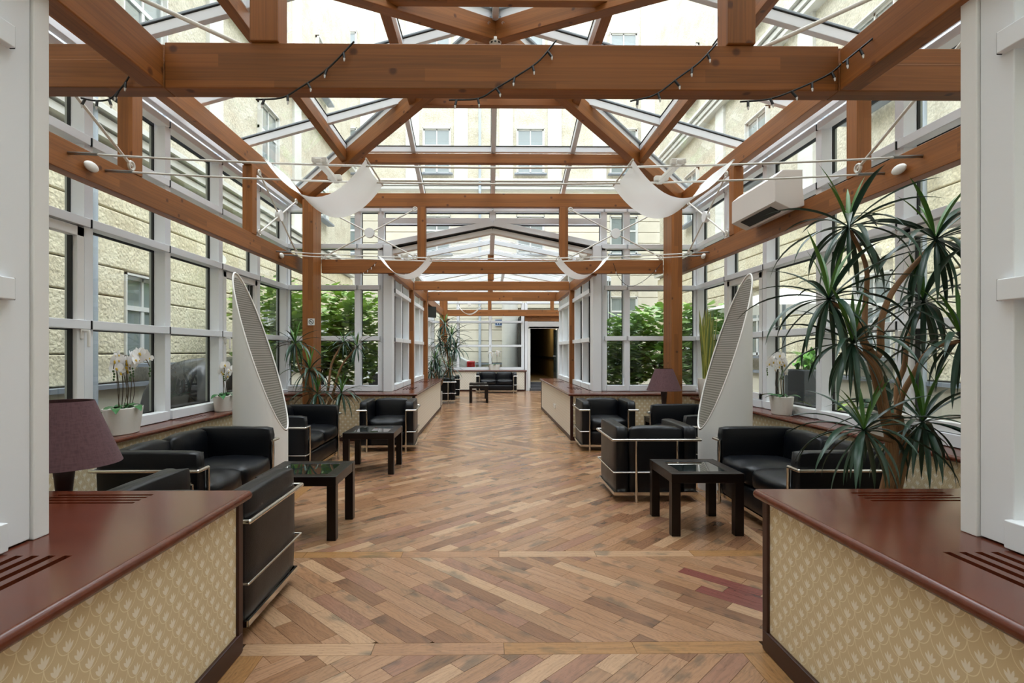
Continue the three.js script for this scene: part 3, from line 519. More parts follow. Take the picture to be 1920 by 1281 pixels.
// ================================================================ SEATING
function cushion(w, h, d, r, bulge, seed, nx = 10, ny = 8, nz = 10) { // soft box with pillowed faces and a little rumple
  const g = new THREE.BoxGeometry(w, h, d, nx, ny, nz); g.deleteAttribute('uv'); g.deleteAttribute('normal');
  const m = mergeVertices(g, 1e-5), p = m.attributes.position, v = new THREE.Vector3(), c = new THREE.Vector3(), q = [w / 2, h / 2, d / 2];
  for (let i = 0; i < p.count; i++) {
    v.fromBufferAttribute(p, i); const s = v.toArray().map((x, k) => x / q[k]);
    c.set(clamp(v.x, -q[0] + r, q[0] - r), clamp(v.y, -q[1] + r, q[1] - r), clamp(v.z, -q[2] + r, q[2] - r));
    const n = v.clone().sub(c); if (n.lengthSq() > 1e-12) v.copy(c).add(n.normalize().multiplyScalar(r));
    const f = (k) => { const [a, b] = [0, 1, 2].filter((z) => z !== k); return Math.sign(s[k]) * Math.abs(s[k]) ** 6 * (1 - s[a] ** 2) * (1 - s[b] ** 2); };
    const w1 = (fbm(s[0] * 0.5 + 0.5 + s[2] * 0.13, s[1] * 0.5 + 0.5 + s[2] * 0.31, 5, 5, seed, 3) - 0.5) * 0.014;
    v.x += bulge * f(0) + w1 * s[0]; v.y += bulge * f(1) + w1 * s[1]; v.z += bulge * f(2) + w1 * s[2]; p.setXYZ(i, v.x, v.y, v.z);
  }
  m.computeVertexNormals(); const nn = m.attributes.normal.clone(); const out = uvBox(m, 'x', 1);
  return out;
}
function seating(name, label, category, W, seats, pos, turn, group) {  // front towards local +z
  const D = 0.71, t = thing(name, label, category, pos, turn, group), aw = 0.135, iw = W - 2 * aw, lo = 0.075, TR = 0.56;
  for (const s of [-1, 1]) {
    const a = part(t, 'arm_cushion', cushion(aw - 0.008, 0.595, D - 0.04, 0.03, 0.008, 3 + s), M.leather); a.position.set(s * (W / 2 - aw / 2 - 0.012), lo + 0.3, 0.0);
  }
  for (let i = 0; i < seats; i++) {
    const w = iw / seats, x = -iw / 2 + w * (i + 0.5);
    const b = part(t, 'back_cushion', cushion(w - 0.006, 0.585, 0.15, 0.045, 0.02, 11 + i), M.leather); b.position.set(x, lo + 0.295, -D / 2 + 0.095); b.rotation.x = -0.03;
    const c = part(t, 'seat_cushion', cushion(w - 0.006, 0.16, 0.53, 0.045, 0.025, 21 + i), M.leather); c.position.set(x, 0.355, 0.085);
  }
  const u = part(t, 'base_cushion', cushion(iw - 0.004, 0.19, 0.53, 0.03, 0.008, 31), M.leather); u.position.set(0, 0.185, 0.08);
  const hx = W / 2 - 0.004, hz = D / 2, r = 0.0125, fy = 0.58;
  part(t, 'base_rail', G([box(W - 0.02, 0.028, 0.012, 0, lo, hz - 0.03), box(W - 0.02, 0.028, 0.012, 0, lo, -hz + 0.02), box(0.012, 0.028, D - 0.05, hx - 0.006, lo, -0.005), box(0.012, 0.028, D - 0.05, -hx + 0.006, lo, -0.005), box(W - 0.04, 0.012, D - 0.07, 0, lo - 0.01, 0)]), M.chrome, 'chrome base rail');
  const xi = W / 2 - aw + 0.01;
  part(t, 'top_rail', pipe([L3(-xi, TR, hz), L3(-hx - r, TR, hz), L3(-hx - r, TR, -hz), L3(hx + r, TR, -hz), L3(hx + r, TR, hz), L3(xi, TR, hz)], r, 10), M.chrome, 'chrome tube around arms and back');
  const thin = 0.007; part(t, 'side_rail', pipe([L3(-xi, 0.27, hz), L3(-hx - thin, 0.27, hz), L3(-hx - thin, 0.27, -hz), L3(hx + thin, 0.27, -hz), L3(hx + thin, 0.27, hz), L3(xi, 0.27, hz)], thin, 8), M.chrome, 'thin chrome rail');
  for (const s of [-1, 1]) { part(t, 'leg', cyl(L3(s * xi, 0, hz), L3(s * xi, TR, hz), r, 10), M.chrome); part(t, 'leg', cyl(L3(s * W * 0.24, 0, -hz), L3(s * W * 0.24, TR, -hz), r, 10), M.chrome); }
  return t;
}
const SW = 1.36;
const chairs = 'black leather armchairs', sofas = 'black leather two-seat sofas';
const armA = seating('armchair', 'black leather armchair seen from behind against the left foreground counter', 'armchair', 0.77, 1, [-1.575, 0, -2.9], PI, chairs);
copy(armA, 'black leather armchair facing us at the left side of the passage', [-1.46, 0, -7.7], 0.05);
copy(armA, 'black leather armchair facing us at the right side of the passage', [1.575, 0, -7.71], -0.03);
copy(armA, 'black leather armchair with its back to us beside the right coffee table', [1.44, 0, -5.22], PI);
copy(armA, 'distant black armchair with its back to us beyond the left passage counter', [-1.33, 0, -14.55], PI + 0.08);
copy(armA, 'farthest black armchair on the left of the far room', [-1.28, 0, -16.0], PI + 0.05);
const sofaA = seating('sofa', 'black leather two-seat sofa under the left windows behind the near armchair', 'sofa', SW, 2, [-2.345, 0, -4.31], PI / 2, sofas);
copy(sofaA, 'black leather two-seat sofa beyond the left slanted white column', [-2.32, 0, -6.36], PI / 2);
copy(sofaA, 'black leather two-seat sofa behind the potted dragon tree on the right', [2.345, 0, -4.28], -PI / 2);
copy(sofaA, 'black leather two-seat sofa beyond the right slanted white column', [2.36, 0, -6.4], -PI / 2);
copy(sofaA, 'distant black leather sofa facing us under the far window', [0.2, 0, -18.1], 0);

// ================================================================ COFFEE TABLES
function coffeeTable(label, w, d, h, pos, turn, name = 'coffee_table', cat = 'table') {
  const t = thing(name, label, cat, pos, turn, 'dark wood tables'), f = 0.085, th = 0.07, g = 0.065;
  for (const [sx, sz] of [[-1, 1], [1, 1], [-1, -1], [1, -1]]) part(t, 'leg', uvBox(rbox(g, h - 0.005, g, 0.004, sx * (w / 2 - g / 2), (h - 0.005) / 2, sz * (d / 2 - g / 2)), 'y'), M.espresso);
  part(t, 'top_frame', uvBox(G([rbox(w + 0.004, th, f, 0.005, 0, h - th / 2, d / 2 - f / 2 + 0.002), rbox(w + 0.004, th, f, 0.005, 0, h - th / 2, -d / 2 + f / 2 - 0.002), rbox(f, th, d - 2 * f + 0.01, 0.005, w / 2 - f / 2, h - th / 2, 0), rbox(f, th, d - 2 * f + 0.01, 0.005, -w / 2 + f / 2, h - th / 2, 0)]), 'x'), M.espresso, 'dark wood frame');
  part(t, 'glass_top', box(w - 2 * f + 0.01, 0.008, d - 2 * f + 0.01, 0, h - 0.008, 0), M.tableGlass, 'dark inset glass');
  return t;
}
coffeeTable('dark wood coffee table with inset glass beside the near left armchair', 0.57, 0.56, 0.46, [-1.445, 0, -4.18], 0);
coffeeTable('dark wood coffee table with inset glass in front of the far left armchair', 0.56, 0.6, 0.46, [-1.39, 0, -6.3], 0);
coffeeTable('dark wood coffee table with inset glass in front of the right sofa', 0.53, 0.55, 0.46, [1.535, 0, -4.24], 0);
coffeeTable('distant dark wood coffee table nearest the passage', 0.5, 0.5, 0.45, [-0.32, 0, -14.65], 0);
coffeeTable('distant dark wood coffee table closest to the far sofa', 0.5, 0.5, 0.45, [-0.36, 0, -15.9], 0);
coffeeTable('low dark side table under the lamp by the left foreground counter', 0.45, 0.42, 0.42, [-2.2, 0, -2.74], 0, 'side_table');
coffeeTable('low dark side table under the lamp by the right corner post', 0.45, 0.45, 0.42, [2.42, 0, -7.68], 0, 'side_table');

// ================================================================ LAMPS
function lamp(label, pos) {
  const t = thing('table_lamp', label, 'lamp', pos, 0, 'table lamps with plum shades');
  part(t, 'lamp_base', uvBox(new THREE.LatheGeometry([[0, 0], [0.075, 0], [0.075, 0.02], [0.05, 0.035], [0.03, 0.12], [0.03, 0.2], [0.04, 0.31], [0.046, 0.36], [0.03, 0.37], [0, 0.37]].map(([x, y]) => new THREE.Vector2(x, y)), 20), 'y'), M.redDark, 'turned dark red wood base');
  part(t, 'socket', cyl(L3(0, 0.37, 0), L3(0, 0.46, 0), 0.013, 10), M.steel);
  const sh = part(t, 'lamp_shade', new THREE.LatheGeometry([[0.24, 0.385], [0.236, 0.384], [0.118, 0.69], [0.122, 0.691], [0.24, 0.385]].map(([x, y]) => new THREE.Vector2(x, y)), 40), M.shade, 'plum cloth shade');
  part(t, 'shade_ring', G([pipe([L3(-0.118, 0.66, 0), L3(0.118, 0.66, 0)], 0.003), pipe([L3(0, 0.66, -0.118), L3(0, 0.66, 0.118)], 0.003), pipe([L3(0, 0.46, 0), L3(0, 0.66, 0)], 0.004)]), M.steel);
  return t;
}
lamp('plum shaded lamp behind the left foreground counter', [-2.14, 0.42, -2.68]);
lamp('plum shaded lamp beside the right timber corner post', [2.42, 0.42, -7.7]);

// ================================================================ SLANTED COLUMNS
function column(label, x, d, s, R0 = 0.25, top = 2.13, low = 0.58) {   // a drum cut off along a steep slope that faces the middle of the room
  const t = thing('slanted_column', label, 'column', [x, 0, -d], 0, 'slant-cut white columns'), N = 64, pos = [], nor = [];
  const hgt = (cx) => lerp(low, top, (1 - s * cx) / 2);           // s = +1: the slope falls towards +x
  for (let i = 0; i < N; i++) {
    const a = i / N * 2 * PI, b = (i + 1) / N * 2 * PI, ca = Math.cos(a), sa = Math.sin(a), cb = Math.cos(b), sb = Math.sin(b);
    for (const [c, q, y] of [[ca, sa, 0], [cb, sb, hgt(cb)], [cb, sb, 0], [ca, sa, 0], [ca, sa, hgt(ca)], [cb, sb, hgt(cb)]]) { pos.push(R0 * c, y, R0 * q); nor.push(c, 0, q); }
  }
  const g = new THREE.BufferGeometry(); g.setAttribute('position', new THREE.Float32BufferAttribute(pos, 3)); g.setAttribute('normal', new THREE.Float32BufferAttribute(nor, 3)); part(t, 'column_shell', clean(g), S({ color: '#e3e2e0', roughness: 0.5, side: THREE.DoubleSide }), 'white curved shell');
  const rim = (k, dn) => { const pts = []; for (let i = 0; i < N; i++) { const a = i / N * 2 * PI, c = Math.cos(a) * k; pts.push(L3(R0 * c, hgt(c) + dn, R0 * Math.sin(a) * k)); } return pts; };
  part(t, 'rim', new THREE.TubeGeometry(new THREE.CatmullRomCurve3(rim(0.985, 0), true), 96, 0.008, 6, true), M.plastic);
  const o = rim(0.955, -0.02), pp = [], uu = [], len = Math.hypot(top - low, 2 * R0), e = (v) => { pp.push(v.x, v.y, v.z); uu.push((v.y - low) / (top - low) * len, v.z); }, mid = L3(0, hgt(0) - 0.02, 0);
  for (let i = 0; i < N; i++) { e(mid); e(o[i]); e(o[(i + 1) % N]); }
  const m = new THREE.BufferGeometry(); m.setAttribute('position', new THREE.Float32BufferAttribute(pp, 3)); m.setAttribute('uv', new THREE.Float32BufferAttribute(uu, 2)); m.computeVertexNormals();
  const pm = M.perforated.clone(); pm.side = THREE.DoubleSide; part(t, 'perforated_face', m, pm, 'perforated metal oval');
}
column('slant-cut white column with perforated metal face between the left sofas', -2.285, 5.33, 1);
column('slant-cut white column with perforated metal face between the right sofas', 2.265, 5.36, -1);
column('small distant white slanted column among plants in the far room', -1.38, 16.75, 1, 0.22, 2.0, 0.6);

// ================================================================ SAIL LAMPS ON CABLES
function cables(label, d0, d1, off) {
  const t = thing('cable_pair', label, 'cable', [0, 0, 0], 0, 'cable pairs of the sail lamps'), y = 2.69, sag = 0.09;
  for (const d of [d0, d1]) {
    const P2 = []; for (let i = 0; i <= 12; i++) { const x = lerp(-2.88, 2.88, i / 12); P2.push(V(x, y - sag * (1 - (x / 2.88) ** 2), d)); }
    part(t, 'cable', tube(P2, 0.0075, 40, 6), M.rod, 'white cable');
    for (const s of [-1, 1]) part(t, 'turnbuckle', cyl(V(s * 2.9, y, d), V(s * 2.7, y - 0.008, d), 0.011, 8), M.steel);
  }
  for (const s of [-1, 1]) { const g = new THREE.SphereGeometry(1, 20, 12).scale(0.02, 0.036, 0.07); const q = V(s * 2.875, y - 0.03, (d0 + d1) / 2); part(t, 'transformer', g.translate(q.x, q.y, q.z), M.plastic, 'white oval transformer'); }
}
function sailLamp(label, xc, d0, d1, y = 2.6) {
  const t = thing('sail_lamp', label, 'lamp', [xc, y, -(d0 + d1) / 2], 0, 'white sail lamps'), hw = 0.335, dep = (d1 - d0) / 2 + 0.11, N = 16, pos = [], uv = [], idx = [];
  for (let i = 0; i <= N; i++) for (let j = 0; j <= 4; j++) { const u = i / N * 2 - 1, v = j / 4 * 2 - 1, n = 0.93 + 0.07 * v * v; pos.push(u * hw * n, 0.02 - 0.25 * (1 - u * u), v * dep * (0.96 + 0.04 * u * u)); uv.push(u, v); }
  for (let i = 0; i < N; i++) for (let j = 0; j < 4; j++) { const a = i * 5 + j; idx.push(a, a + 1, a + 5, a + 1, a + 6, a + 5); }
  const g = new THREE.BufferGeometry(); g.setAttribute('position', new THREE.Float32BufferAttribute(pos, 3)); g.setAttribute('uv', new THREE.Float32BufferAttribute(uv, 2)); g.setIndex(idx); g.computeVertexNormals();
  part(t, 'sail', g, M.sail, 'curved white sheet');
  for (const s of [-1, 1]) part(t, 'sail_edge', cyl(L3(s * hw, 0.022, -dep), L3(s * hw, 0.022, dep), 0.006, 8), M.rod);
  const z = (d1 - d0) / 2;
  part(t, 'lamp_bar', G([rbox(0.045, 0.03, 2 * z + 0.1, 0.006, 0, 0.03, 0), rbox(0.1, 0.035, 0.05, 0.006, 0, 0.045, z), rbox(0.1, 0.035, 0.05, 0.006, 0, 0.045, -z)]), M.rod, 'clear lamp holder across the cables');
}
cables('pair of thin white cables crossing the front half of the hall', 3.7, 4.06);
cables('pair of thin white cables crossing the rear half of the hall', 7.3, 7.56);
sailLamp('large white sail lamp hanging left of centre in front', -1.21, 3.7, 4.06);
sailLamp('large white sail lamp hanging right of centre in front', 1.22, 3.7, 4.06);
sailLamp('smaller looking white sail lamp hanging left above the passage', -1.19, 7.3, 7.56);
sailLamp('smaller looking white sail lamp hanging right above the passage', 1.2, 7.3, 7.56);
sailLamp('distant white sail lamp in the far room', -0.62, 15.8, 16.1, 2.68);

// ================================================================ AIR CONDITIONER, DETECTOR, SIGNS
{
  const s = new THREE.Shape([[0, 0], [0.02, -0.17], [-0.1, -0.2], [-0.25, -0.13], [-0.25, 0.1], [-0.18, 0.16], [0, 0.16]].map(([x, y]) => new THREE.Vector2(x, y)));
  const t = thing('air_conditioner', 'white wall air conditioner mounted on the right timber beam', 'air conditioner', [2.88, 2.9, -6.0], 0);
  part(t, 'housing', uvBox(new THREE.ExtrudeGeometry(s, { depth: 0.9, bevelEnabled: true, bevelSize: 0.006, bevelThickness: 0.006, bevelSegments: 2 }), 'z'), S({ color: '#ded7d2', roughness: 0.4 }), 'pale housing');
  const v = box(0.11, 0.012, 0.62, 0, 0, 0); v.rotateZ(-0.437); part(t, 'air_outlet', v.translate(-0.178, -0.172, 0.46), M.black, 'dark outlet slot');
}
{
  const t = thing('smoke_detector', 'round white smoke detector under the roof peak', 'detector', [0.0, apex - 0.19, -ZC + 0.04]);
  part(t, 'detector_body', new THREE.LatheGeometry([[0, 0.05], [0.062, 0.05], [0.062, 0.02], [0.052, 0], [0.04, -0.012], [0, -0.012]].map(([x, y]) => new THREE.Vector2(x, y)), 24), M.plastic);
  part(t, 'detector_slots', G([-0.7, 0, 0.7].map((a) => box(0.02, 0.014, 0.006, 0, 0.004, 0.055).rotateY(a))), M.black);
}
{
  const t = thing('no_smoking_sign', 'small square no smoking sign on the left timber post', 'sign', [-2.665, 1.79, -8.022]);
  const m = plate(128, 128, (x) => { x.fillStyle = '#d9d9d6'; x.fillRect(0, 0, 128, 128); x.strokeStyle = '#22252b'; x.lineWidth = 10; x.beginPath(); x.arc(64, 64, 42, 0, 7); x.stroke(); x.fillStyle = '#22252b'; x.fillRect(34, 60, 52, 9); x.beginPath(); x.moveTo(36, 36); x.lineTo(92, 92); x.stroke(); });
  const s = part(t, 'sign_plate', box(0.1, 0.1, 0.006), [M.plastic, M.plastic, M.plastic, M.plastic, S({ map: m, roughness: 0.5 }), M.plastic]); s.position.z = 0.0055;
}
// ---------------------------------------------------------------- string lights wound round the front tie beam
{
  const t = thing('string_lights', 'black string of tiny lights wound around the front timber beam', 'string lights'), d = 2.505;
  const runs = [[[152, 184], [178, 189], [205, 186], [230, 162], [243, 142]], [[480, 187], [530, 183], [562, 165], [612, 131], [664, 78]], [[842, 188], [900, 184], [930, 166], [972, 141], [1010, 115], [1043, 76]], [[1182, 190], [1228, 178], [1272, 146], [1310, 118], [1344, 82]], [[1388, 191], [1442, 186], [1500, 165], [1558, 137], [1580, 118]], [[1580, 118], [1612, 92], [1640, 68], [1668, 34]]];
  runs.forEach((r, i) => {
    const dd = i === 5 ? 2.3 : d, P2 = r.map(([x, y]) => at(x, y, dd)); const c = new THREE.CatmullRomCurve3(P2);
    part(t, 'wire', new THREE.TubeGeometry(c, 30, 0.0042, 5), M.black, 'black wire');
    const n = r.length; for (let k = 0; k < n; k++) { const p = c.getPointAt((k + 0.35) / n), o = p.clone().add(L3(0.006 + 0.012 * ((k % 3) - 1), -0.032, 0.012)); part(t, 'lamp_holder', cyl(p, o, 0.0058, 6), M.black); part(t, 'light_bulb', cyl(o, o.clone().add(L3(0, -0.014, 0.002)), 0.0052, 6, 0.003), M.whiteWarm, 'tiny clear bulb'); }
  });
}

{
  const t = thing('string_lights', 'thin dark string of lights on the rear timber beam above the passage', 'string lights');
  for (const r of [[[678, 514], [692, 505], [706, 492]], [[1150, 494], [1160, 520], [1180, 537], [1205, 528], [1225, 511], [1240, 494]]]) {
    const c = new THREE.CatmullRomCurve3(r.map(([x, y]) => at(x, y, 8.4))); part(t, 'wire', new THREE.TubeGeometry(c, 24, 0.004, 5), M.black, 'black wire');
    for (let k = 0; k < 4; k++) { const p = c.getPointAt((k + 0.5) / 4); part(t, 'light_bulb', cyl(p, p.clone().add(L3(0, -0.035, 0.008)), 0.006, 6, 0.004), M.whiteWarm, 'tiny clear bulb'); }
  }
}
{
  const t = thing('wall_monitor', 'small dark flat monitor hung high at the left of the far room', 'monitor', [-1.62, 2.42, -14.6], 0.9);
  part(t, 'monitor_case', rbox(0.42, 0.3, 0.05, 0.008), M.black); part(t, 'monitor_bracket', rbox(0.06, 0.3, 0.12, 0.005, 0, 0.22, -0.06), M.black);
}

// ================================================================ PLANTS
function strap(len, width, p0, p1, seg = 10, fold = 0.22, wBase = 0.35) { // leaf blade that starts at pitch p0 and bends to p1, growing along +x
  const pos = [], uv = [], idx = []; let x = 0, y = 0;
  for (let i = 0; i <= seg; i++) {
    const t = i / seg, w = width * (wBase + (1 - wBase) * smooth(0, 0.35, t)) * (t < 0.55 ? 1 : Math.max(0.02, 1 - ((t - 0.55) / 0.45) ** 1.6)), a = lerp(p0, p1, t ** 1.3);
    if (i) { x += Math.cos(a) * len / seg; y += Math.sin(a) * len / seg; }
    const nx = -Math.sin(a), ny = Math.cos(a);
    pos.push(x + nx * w * fold, y + ny * w * fold, -w / 2, x, y, 0, x + nx * w * fold, y + ny * w * fold, w / 2); uv.push(0, t, 0.5, t, 1, t);
  }
  for (let i = 0; i < seg; i++) for (const k of [0, 1]) { const a = i * 3 + k; idx.push(a, a + 1, a + 3, a + 1, a + 4, a + 3); }
  const g = new THREE.BufferGeometry(); g.setAttribute('position', new THREE.Float32BufferAttribute(pos, 3)); g.setAttribute('uv', new THREE.Float32BufferAttribute(uv, 2)); g.setIndex(idx); g.computeVertexNormals(); return g;
}
const dracaenaLeaves = [[1.35, 1.05], [1.2, 0.7], [0.85, 0.1], [0.6, -0.35], [0.35, -0.8], [0.05, -1.25], [-0.45, -1.45], [-0.9, -1.5]].map(([a, b]) => strap(0.48, 0.033, a, b));
function crown(plant, c, size, n, rnd) {
  for (let i = 0; i < n; i++) {
    const t = i / n, v = t < 0.13 ? (rnd() < 0.5 ? 0 : 1) : Math.max(2, Math.min(7, 2 + Math.floor(((t - 0.13) / 0.87) ** 0.75 * 6 + rnd() * 0.9 - 0.3)));
    const m = part(plant, 'leaf', dracaenaLeaves[v], v < 2 ? M.dracaenaYoung : M.dracaena); m.position.copy(c); m.rotation.y = i * 2.39996 + rnd() * 0.5; const k = size * (0.78 + 0.4 * rnd()) * (v > 5 ? 0.8 : v < 2 ? 0.72 : 1); m.scale.set(k, k, k);
  }
}
function planter(t, w, h, mat, label) { part(t, 'pot', uvBox(G([rbox(w, h, w, 0.02, 0, h / 2, 0)]), 'y'), mat, label); part(t, 'soil', box(w - 0.05, 0.012, w - 0.05, 0, h + 0.004, 0), M.soil); }
{ // the large dragon tree in the right foreground
  const b = V(2.05, 0, 2.98), t = thing('dragon_tree', 'tall potted dragon tree with spiky crowns in the right foreground', 'plant', [b.x, 0, b.z]), rnd = rng(21);
  planter(t, 0.4, 0.34, S({ color: '#3a3532', roughness: 0.6 }), 'dark square pot');
  const w = (px, py, d) => at(px, py, d).sub(b);
  const base = L3(0, 0.33, 0), stems = [
    [[base, w(1672, 850, 2.96), w(1655, 760, 2.94), w(1640, 690, 2.92), w(1627, 655, 2.9)], 0.036, 0.026],
    [[w(1627, 655, 2.9), w(1612, 625, 2.9), w(1598, 590, 2.86), w(1556, 566, 2.82)], 0.02, 0.012],
    [[w(1627, 655, 2.9), w(1648, 670, 2.93), w(1653, 600, 2.97), w(1675, 545, 3.0), w(1752, 456, 3.02)], 0.02, 0.012],
    [[w(1620, 640, 2.9), w(1622, 580, 2.96), w(1624, 500, 3.0), w(1594, 432, 3.02)], 0.016, 0.01],
    [[L3(0.03, 0.33, 0.02), w(1692, 850, 3.0), w(1683, 780, 3.0)], 0.034, 0.026],
    [[w(1683, 780, 3.0), w(1683, 720, 3.05), w(1695, 690, 3.08), w(1702, 640, 3.1), w(1732, 572, 3.14)], 0.017, 0.01],
    [[w(1683, 780, 3.0), w(1692, 740, 2.97), w(1714, 700, 2.94), w(1745, 655, 2.9), w(1798, 640, 2.86)], 0.017, 0.011],
    [[w(1683, 780, 3.0), w(1665, 775, 2.95), w(1655, 735, 2.9), w(1640, 690, 2.86), w(1600, 648, 2.8)], 0.014, 0.009],
    [[w(1690, 830, 3.0), w(1650, 822, 2.88), w(1622, 812, 2.84)], 0.014, 0.01], [[w(1690, 830, 3.0), w(1712, 815, 2.95), w(1730, 796, 2.92)], 0.014, 0.01]];
  for (const [p, r0, r1] of stems) part(t, 'stem', taperTube(p, r0, r1), M.bark);
  for (const [px, py, d, s, n] of [[1591, 426, 3.02, 1.02, 34], [1754, 450, 3.02, 1.08, 36], [1554, 562, 2.82, 0.98, 34], [1731, 566, 3.14, 1.0, 34], [1802, 636, 2.86, 0.95, 32], [1598, 645, 2.8, 0.9, 34], [1620, 808, 2.84, 0.95, 36], [1730, 792, 2.92, 0.95, 36]]) crown(t, w(px, py, d), s, n, rnd);
}
function dracaena(label, pos, crowns, seed, h0 = 0.35) {
  const t = thing('dragon_tree', label, 'plant', pos), rnd = rng(seed); planter(t, 0.36, h0, M.pot, 'pale square pot');
  for (const [x, y, z, s, n] of crowns) { const c = L3(x, y, z); part(t, 'stem', taperTube([L3(x * 0.15, h0 - 0.02, z * 0.15), L3(x * 0.4 + 0.04, lerp(h0, y, 0.4), z * 0.4), L3(x * 0.7 - 0.03, lerp(h0, y, 0.75), z * 0.8), c], 0.024, 0.012, 14, 6), M.bark); crown(t, c, s, n, rnd); }
}
dracaena('spiky dragon tree in front of the left timber corner post', [-2.52, 0, -7.62], [[-0.22, 1.46, 0.05, 0.95, 30], [0.0, 1.1, 0.12, 0.95, 32], [0.62, 1.42, 0.0, 0.8, 26], [0.4, 1.48, -0.1, 0.7, 22], [0.1, 0.78, 0.1, 0.9, 30], [0.42, 0.78, 0.05, 0.9, 30]], 5);
dracaena('tall distant dragon tree on the left of the far room', [-1.2, 0, -15.4], [[-0.1, 2.12, 0.0, 1.2, 34], [0.1, 1.8, 0.1, 1.25, 36], [0.02, 1.5, -0.1, 1.25, 36], [0.22, 1.45, 0.0, 1.15, 34], [-0.22, 1.6, 0, 1.15, 34]], 9);
dracaena('low distant dragon tree by the end of the left passage counter', [-1.42, 0, -13.75], [[-0.0, 1.15, 0.0, 1.0, 34], [0.12, 0.95, 0.0, 1.0, 36], [0.36, 0.92, -0.1, 0.95, 34], [-0.1, 0.85, -0.1, 0.95, 34]], 12);
function ovalPot(t, w, d, h, mat = M.pot) { const g = new THREE.LatheGeometry([[0, 0], [0.76, 0], [0.8, 0.03], [1, 0.97], [0.985, 1], [0.95, 0.98], [0.93, 0.88], [0, 0.88]].map(([x, y]) => new THREE.Vector2(x, y)), 36); part(t, 'pot', g.scale(w / 2, h, d / 2), mat, 'smooth pale pot'); }
const petalShape = (() => { const s = new THREE.Shape(); s.moveTo(0, 0); s.bezierCurveTo(0.03, 0.004, 0.036, 0.034, 0.022, 0.046); s.bezierCurveTo(0.012, 0.054, -0.012, 0.054, -0.022, 0.046); s.bezierCurveTo(-0.036, 0.034, -0.03, 0.004, 0, 0); return new THREE.ShapeGeometry(s, 5); })();
const sepalShape = (() => { const s = new THREE.Shape(); s.moveTo(0, 0); s.bezierCurveTo(0.018, 0.008, 0.017, 0.034, 0, 0.05); s.bezierCurveTo(-0.017, 0.034, -0.018, 0.008, 0, 0); return new THREE.ShapeGeometry(s, 5); })();
const flowerGeo = G([...[1.25, -1.25].map((a) => petalShape.clone().rotateX(0.28).rotateZ(a)), ...[0, 2.3, -2.3].map((a) => sepalShape.clone().rotateX(0.12).rotateZ(a).translate(0, 0, -0.003))]);
const lipGeo = G([new THREE.SphereGeometry(0.008, 8, 6).scale(1, 1.2, 1).translate(0, -0.004, 0.01), new THREE.SphereGeometry(0.006, 8, 6).translate(0, -0.014, 0.012)]);
const orchidLeafGeo = strap(0.22, 0.075, 0.5, -0.6, 8, 0.15, 0.5), orchidLeafGeo2 = strap(0.17, 0.07, 0.7, -0.5, 8, 0.15, 0.5);
function orchid(label, pos, turn, stems, seed, pw = 0.36, pd = 0.2, ph = 0.2, size = 1) {
  const t = thing('orchid', label, 'plant', pos, turn, 'white orchids'), rnd = rng(seed); ovalPot(t, pw, pd, ph);
  const F3 = new THREE.Vector3(0, 0, 1);
  for (const [x, bend, h] of stems) {
    const p = [L3(x, ph * 0.9, 0), L3(x + bend * 0.05, ph + h * 0.4, 0.01), L3(x + bend * 0.15, ph + h * 0.75, 0.0), L3(x + bend * 0.45, ph + h, 0.02), L3(x + bend * 0.85, ph + h * 0.92, 0.05), L3(x + bend * 1.05, ph + h * 0.78, 0.06)], c = new THREE.CatmullRomCurve3(p);
    part(t, 'stem', new THREE.TubeGeometry(c, 28, 0.0035, 6), M.stem); part(t, 'stem', tube([L3(x + 0.02, ph * 0.9, 0), L3(x + 0.035 * Math.sign(bend), ph + h * 0.3, 0.02), p[2]], 0.0028, 14, 5), M.stem);
    for (let k = 0; k < 8; k++) {
      const q = c.getPointAt(0.56 + 0.05 * k), f = part(t, 'flower', flowerGeo, M.petal); f.position.copy(q).add(L3((rnd() - 0.5) * 0.07, (rnd() - 0.5) * 0.06, (rnd() - 0.3) * 0.05));
      f.rotation.set((rnd() - 0.6) * 0.7, (rnd() - 0.5) * 1.7, (rnd() - 0.5) * 0.6); const s = size * (0.85 + 0.35 * rnd()) * (k > 6 ? 0.6 : 1); f.scale.set(s, s, s); part(f, 'flower_lip', lipGeo, M.lip, 'yellow centre');
    }
    for (let k = 0; k < 4; k++) { const q = c.getPointAt(1).add(L3((rnd() - 0.5) * 0.02, -0.02 - 0.022 * k, 0)); const b = part(t, 'bud', new THREE.SphereGeometry(0.008, 8, 6).scale(1, 1.3, 1), M.bud); b.position.copy(q); }
  }
  for (let i = 0; i < 6; i++) { const m = part(t, 'leaf', i % 2 ? orchidLeafGeo : orchidLeafGeo2, M.orchidLeaf); m.position.set((i % 3 - 1) * pw * 0.22, ph * 0.9, 0); m.rotation.y = [0.1, PI - 0.2, 0.7, PI + 0.6, -0.6, -2.2][i]; }
}
const sillX = 3.13;
orchid('white orchid in an oval pot on the left ledge beside the near lamp', [-sillX, HS, -4.6], PI / 2, [[-0.06, -0.14, 0.42], [-0.02, 0.05, 0.44], [0.05, -0.05, 0.4], [0.08, 0.17, 0.43]], 3, 0.42, 0.22, 0.22, 1.05);
orchid('white orchid on the left ledge mostly hidden by the slanted column', [-sillX, HS, -6.33], PI / 2, [[0, -0.1, 0.34], [0.04, 0.1, 0.3]], 8, 0.32, 0.2, 0.18);
orchid('white orchid in an oval pot on the right ledge beside the slanted column', [sillX, HS, -5.92], -PI / 2, [[-0.05, -0.13, 0.4], [0.0, 0.12, 0.44], [0.05, 0.08, 0.36]], 14, 0.36, 0.2, 0.2);
orchid('distant white orchid on the far window counter', [0.14, HC, -18.79], 0, [[-0.06, -0.14, 0.42], [0.07, 0.12, 0.44]], 17, 0.4, 0.2, 0.2, 1);
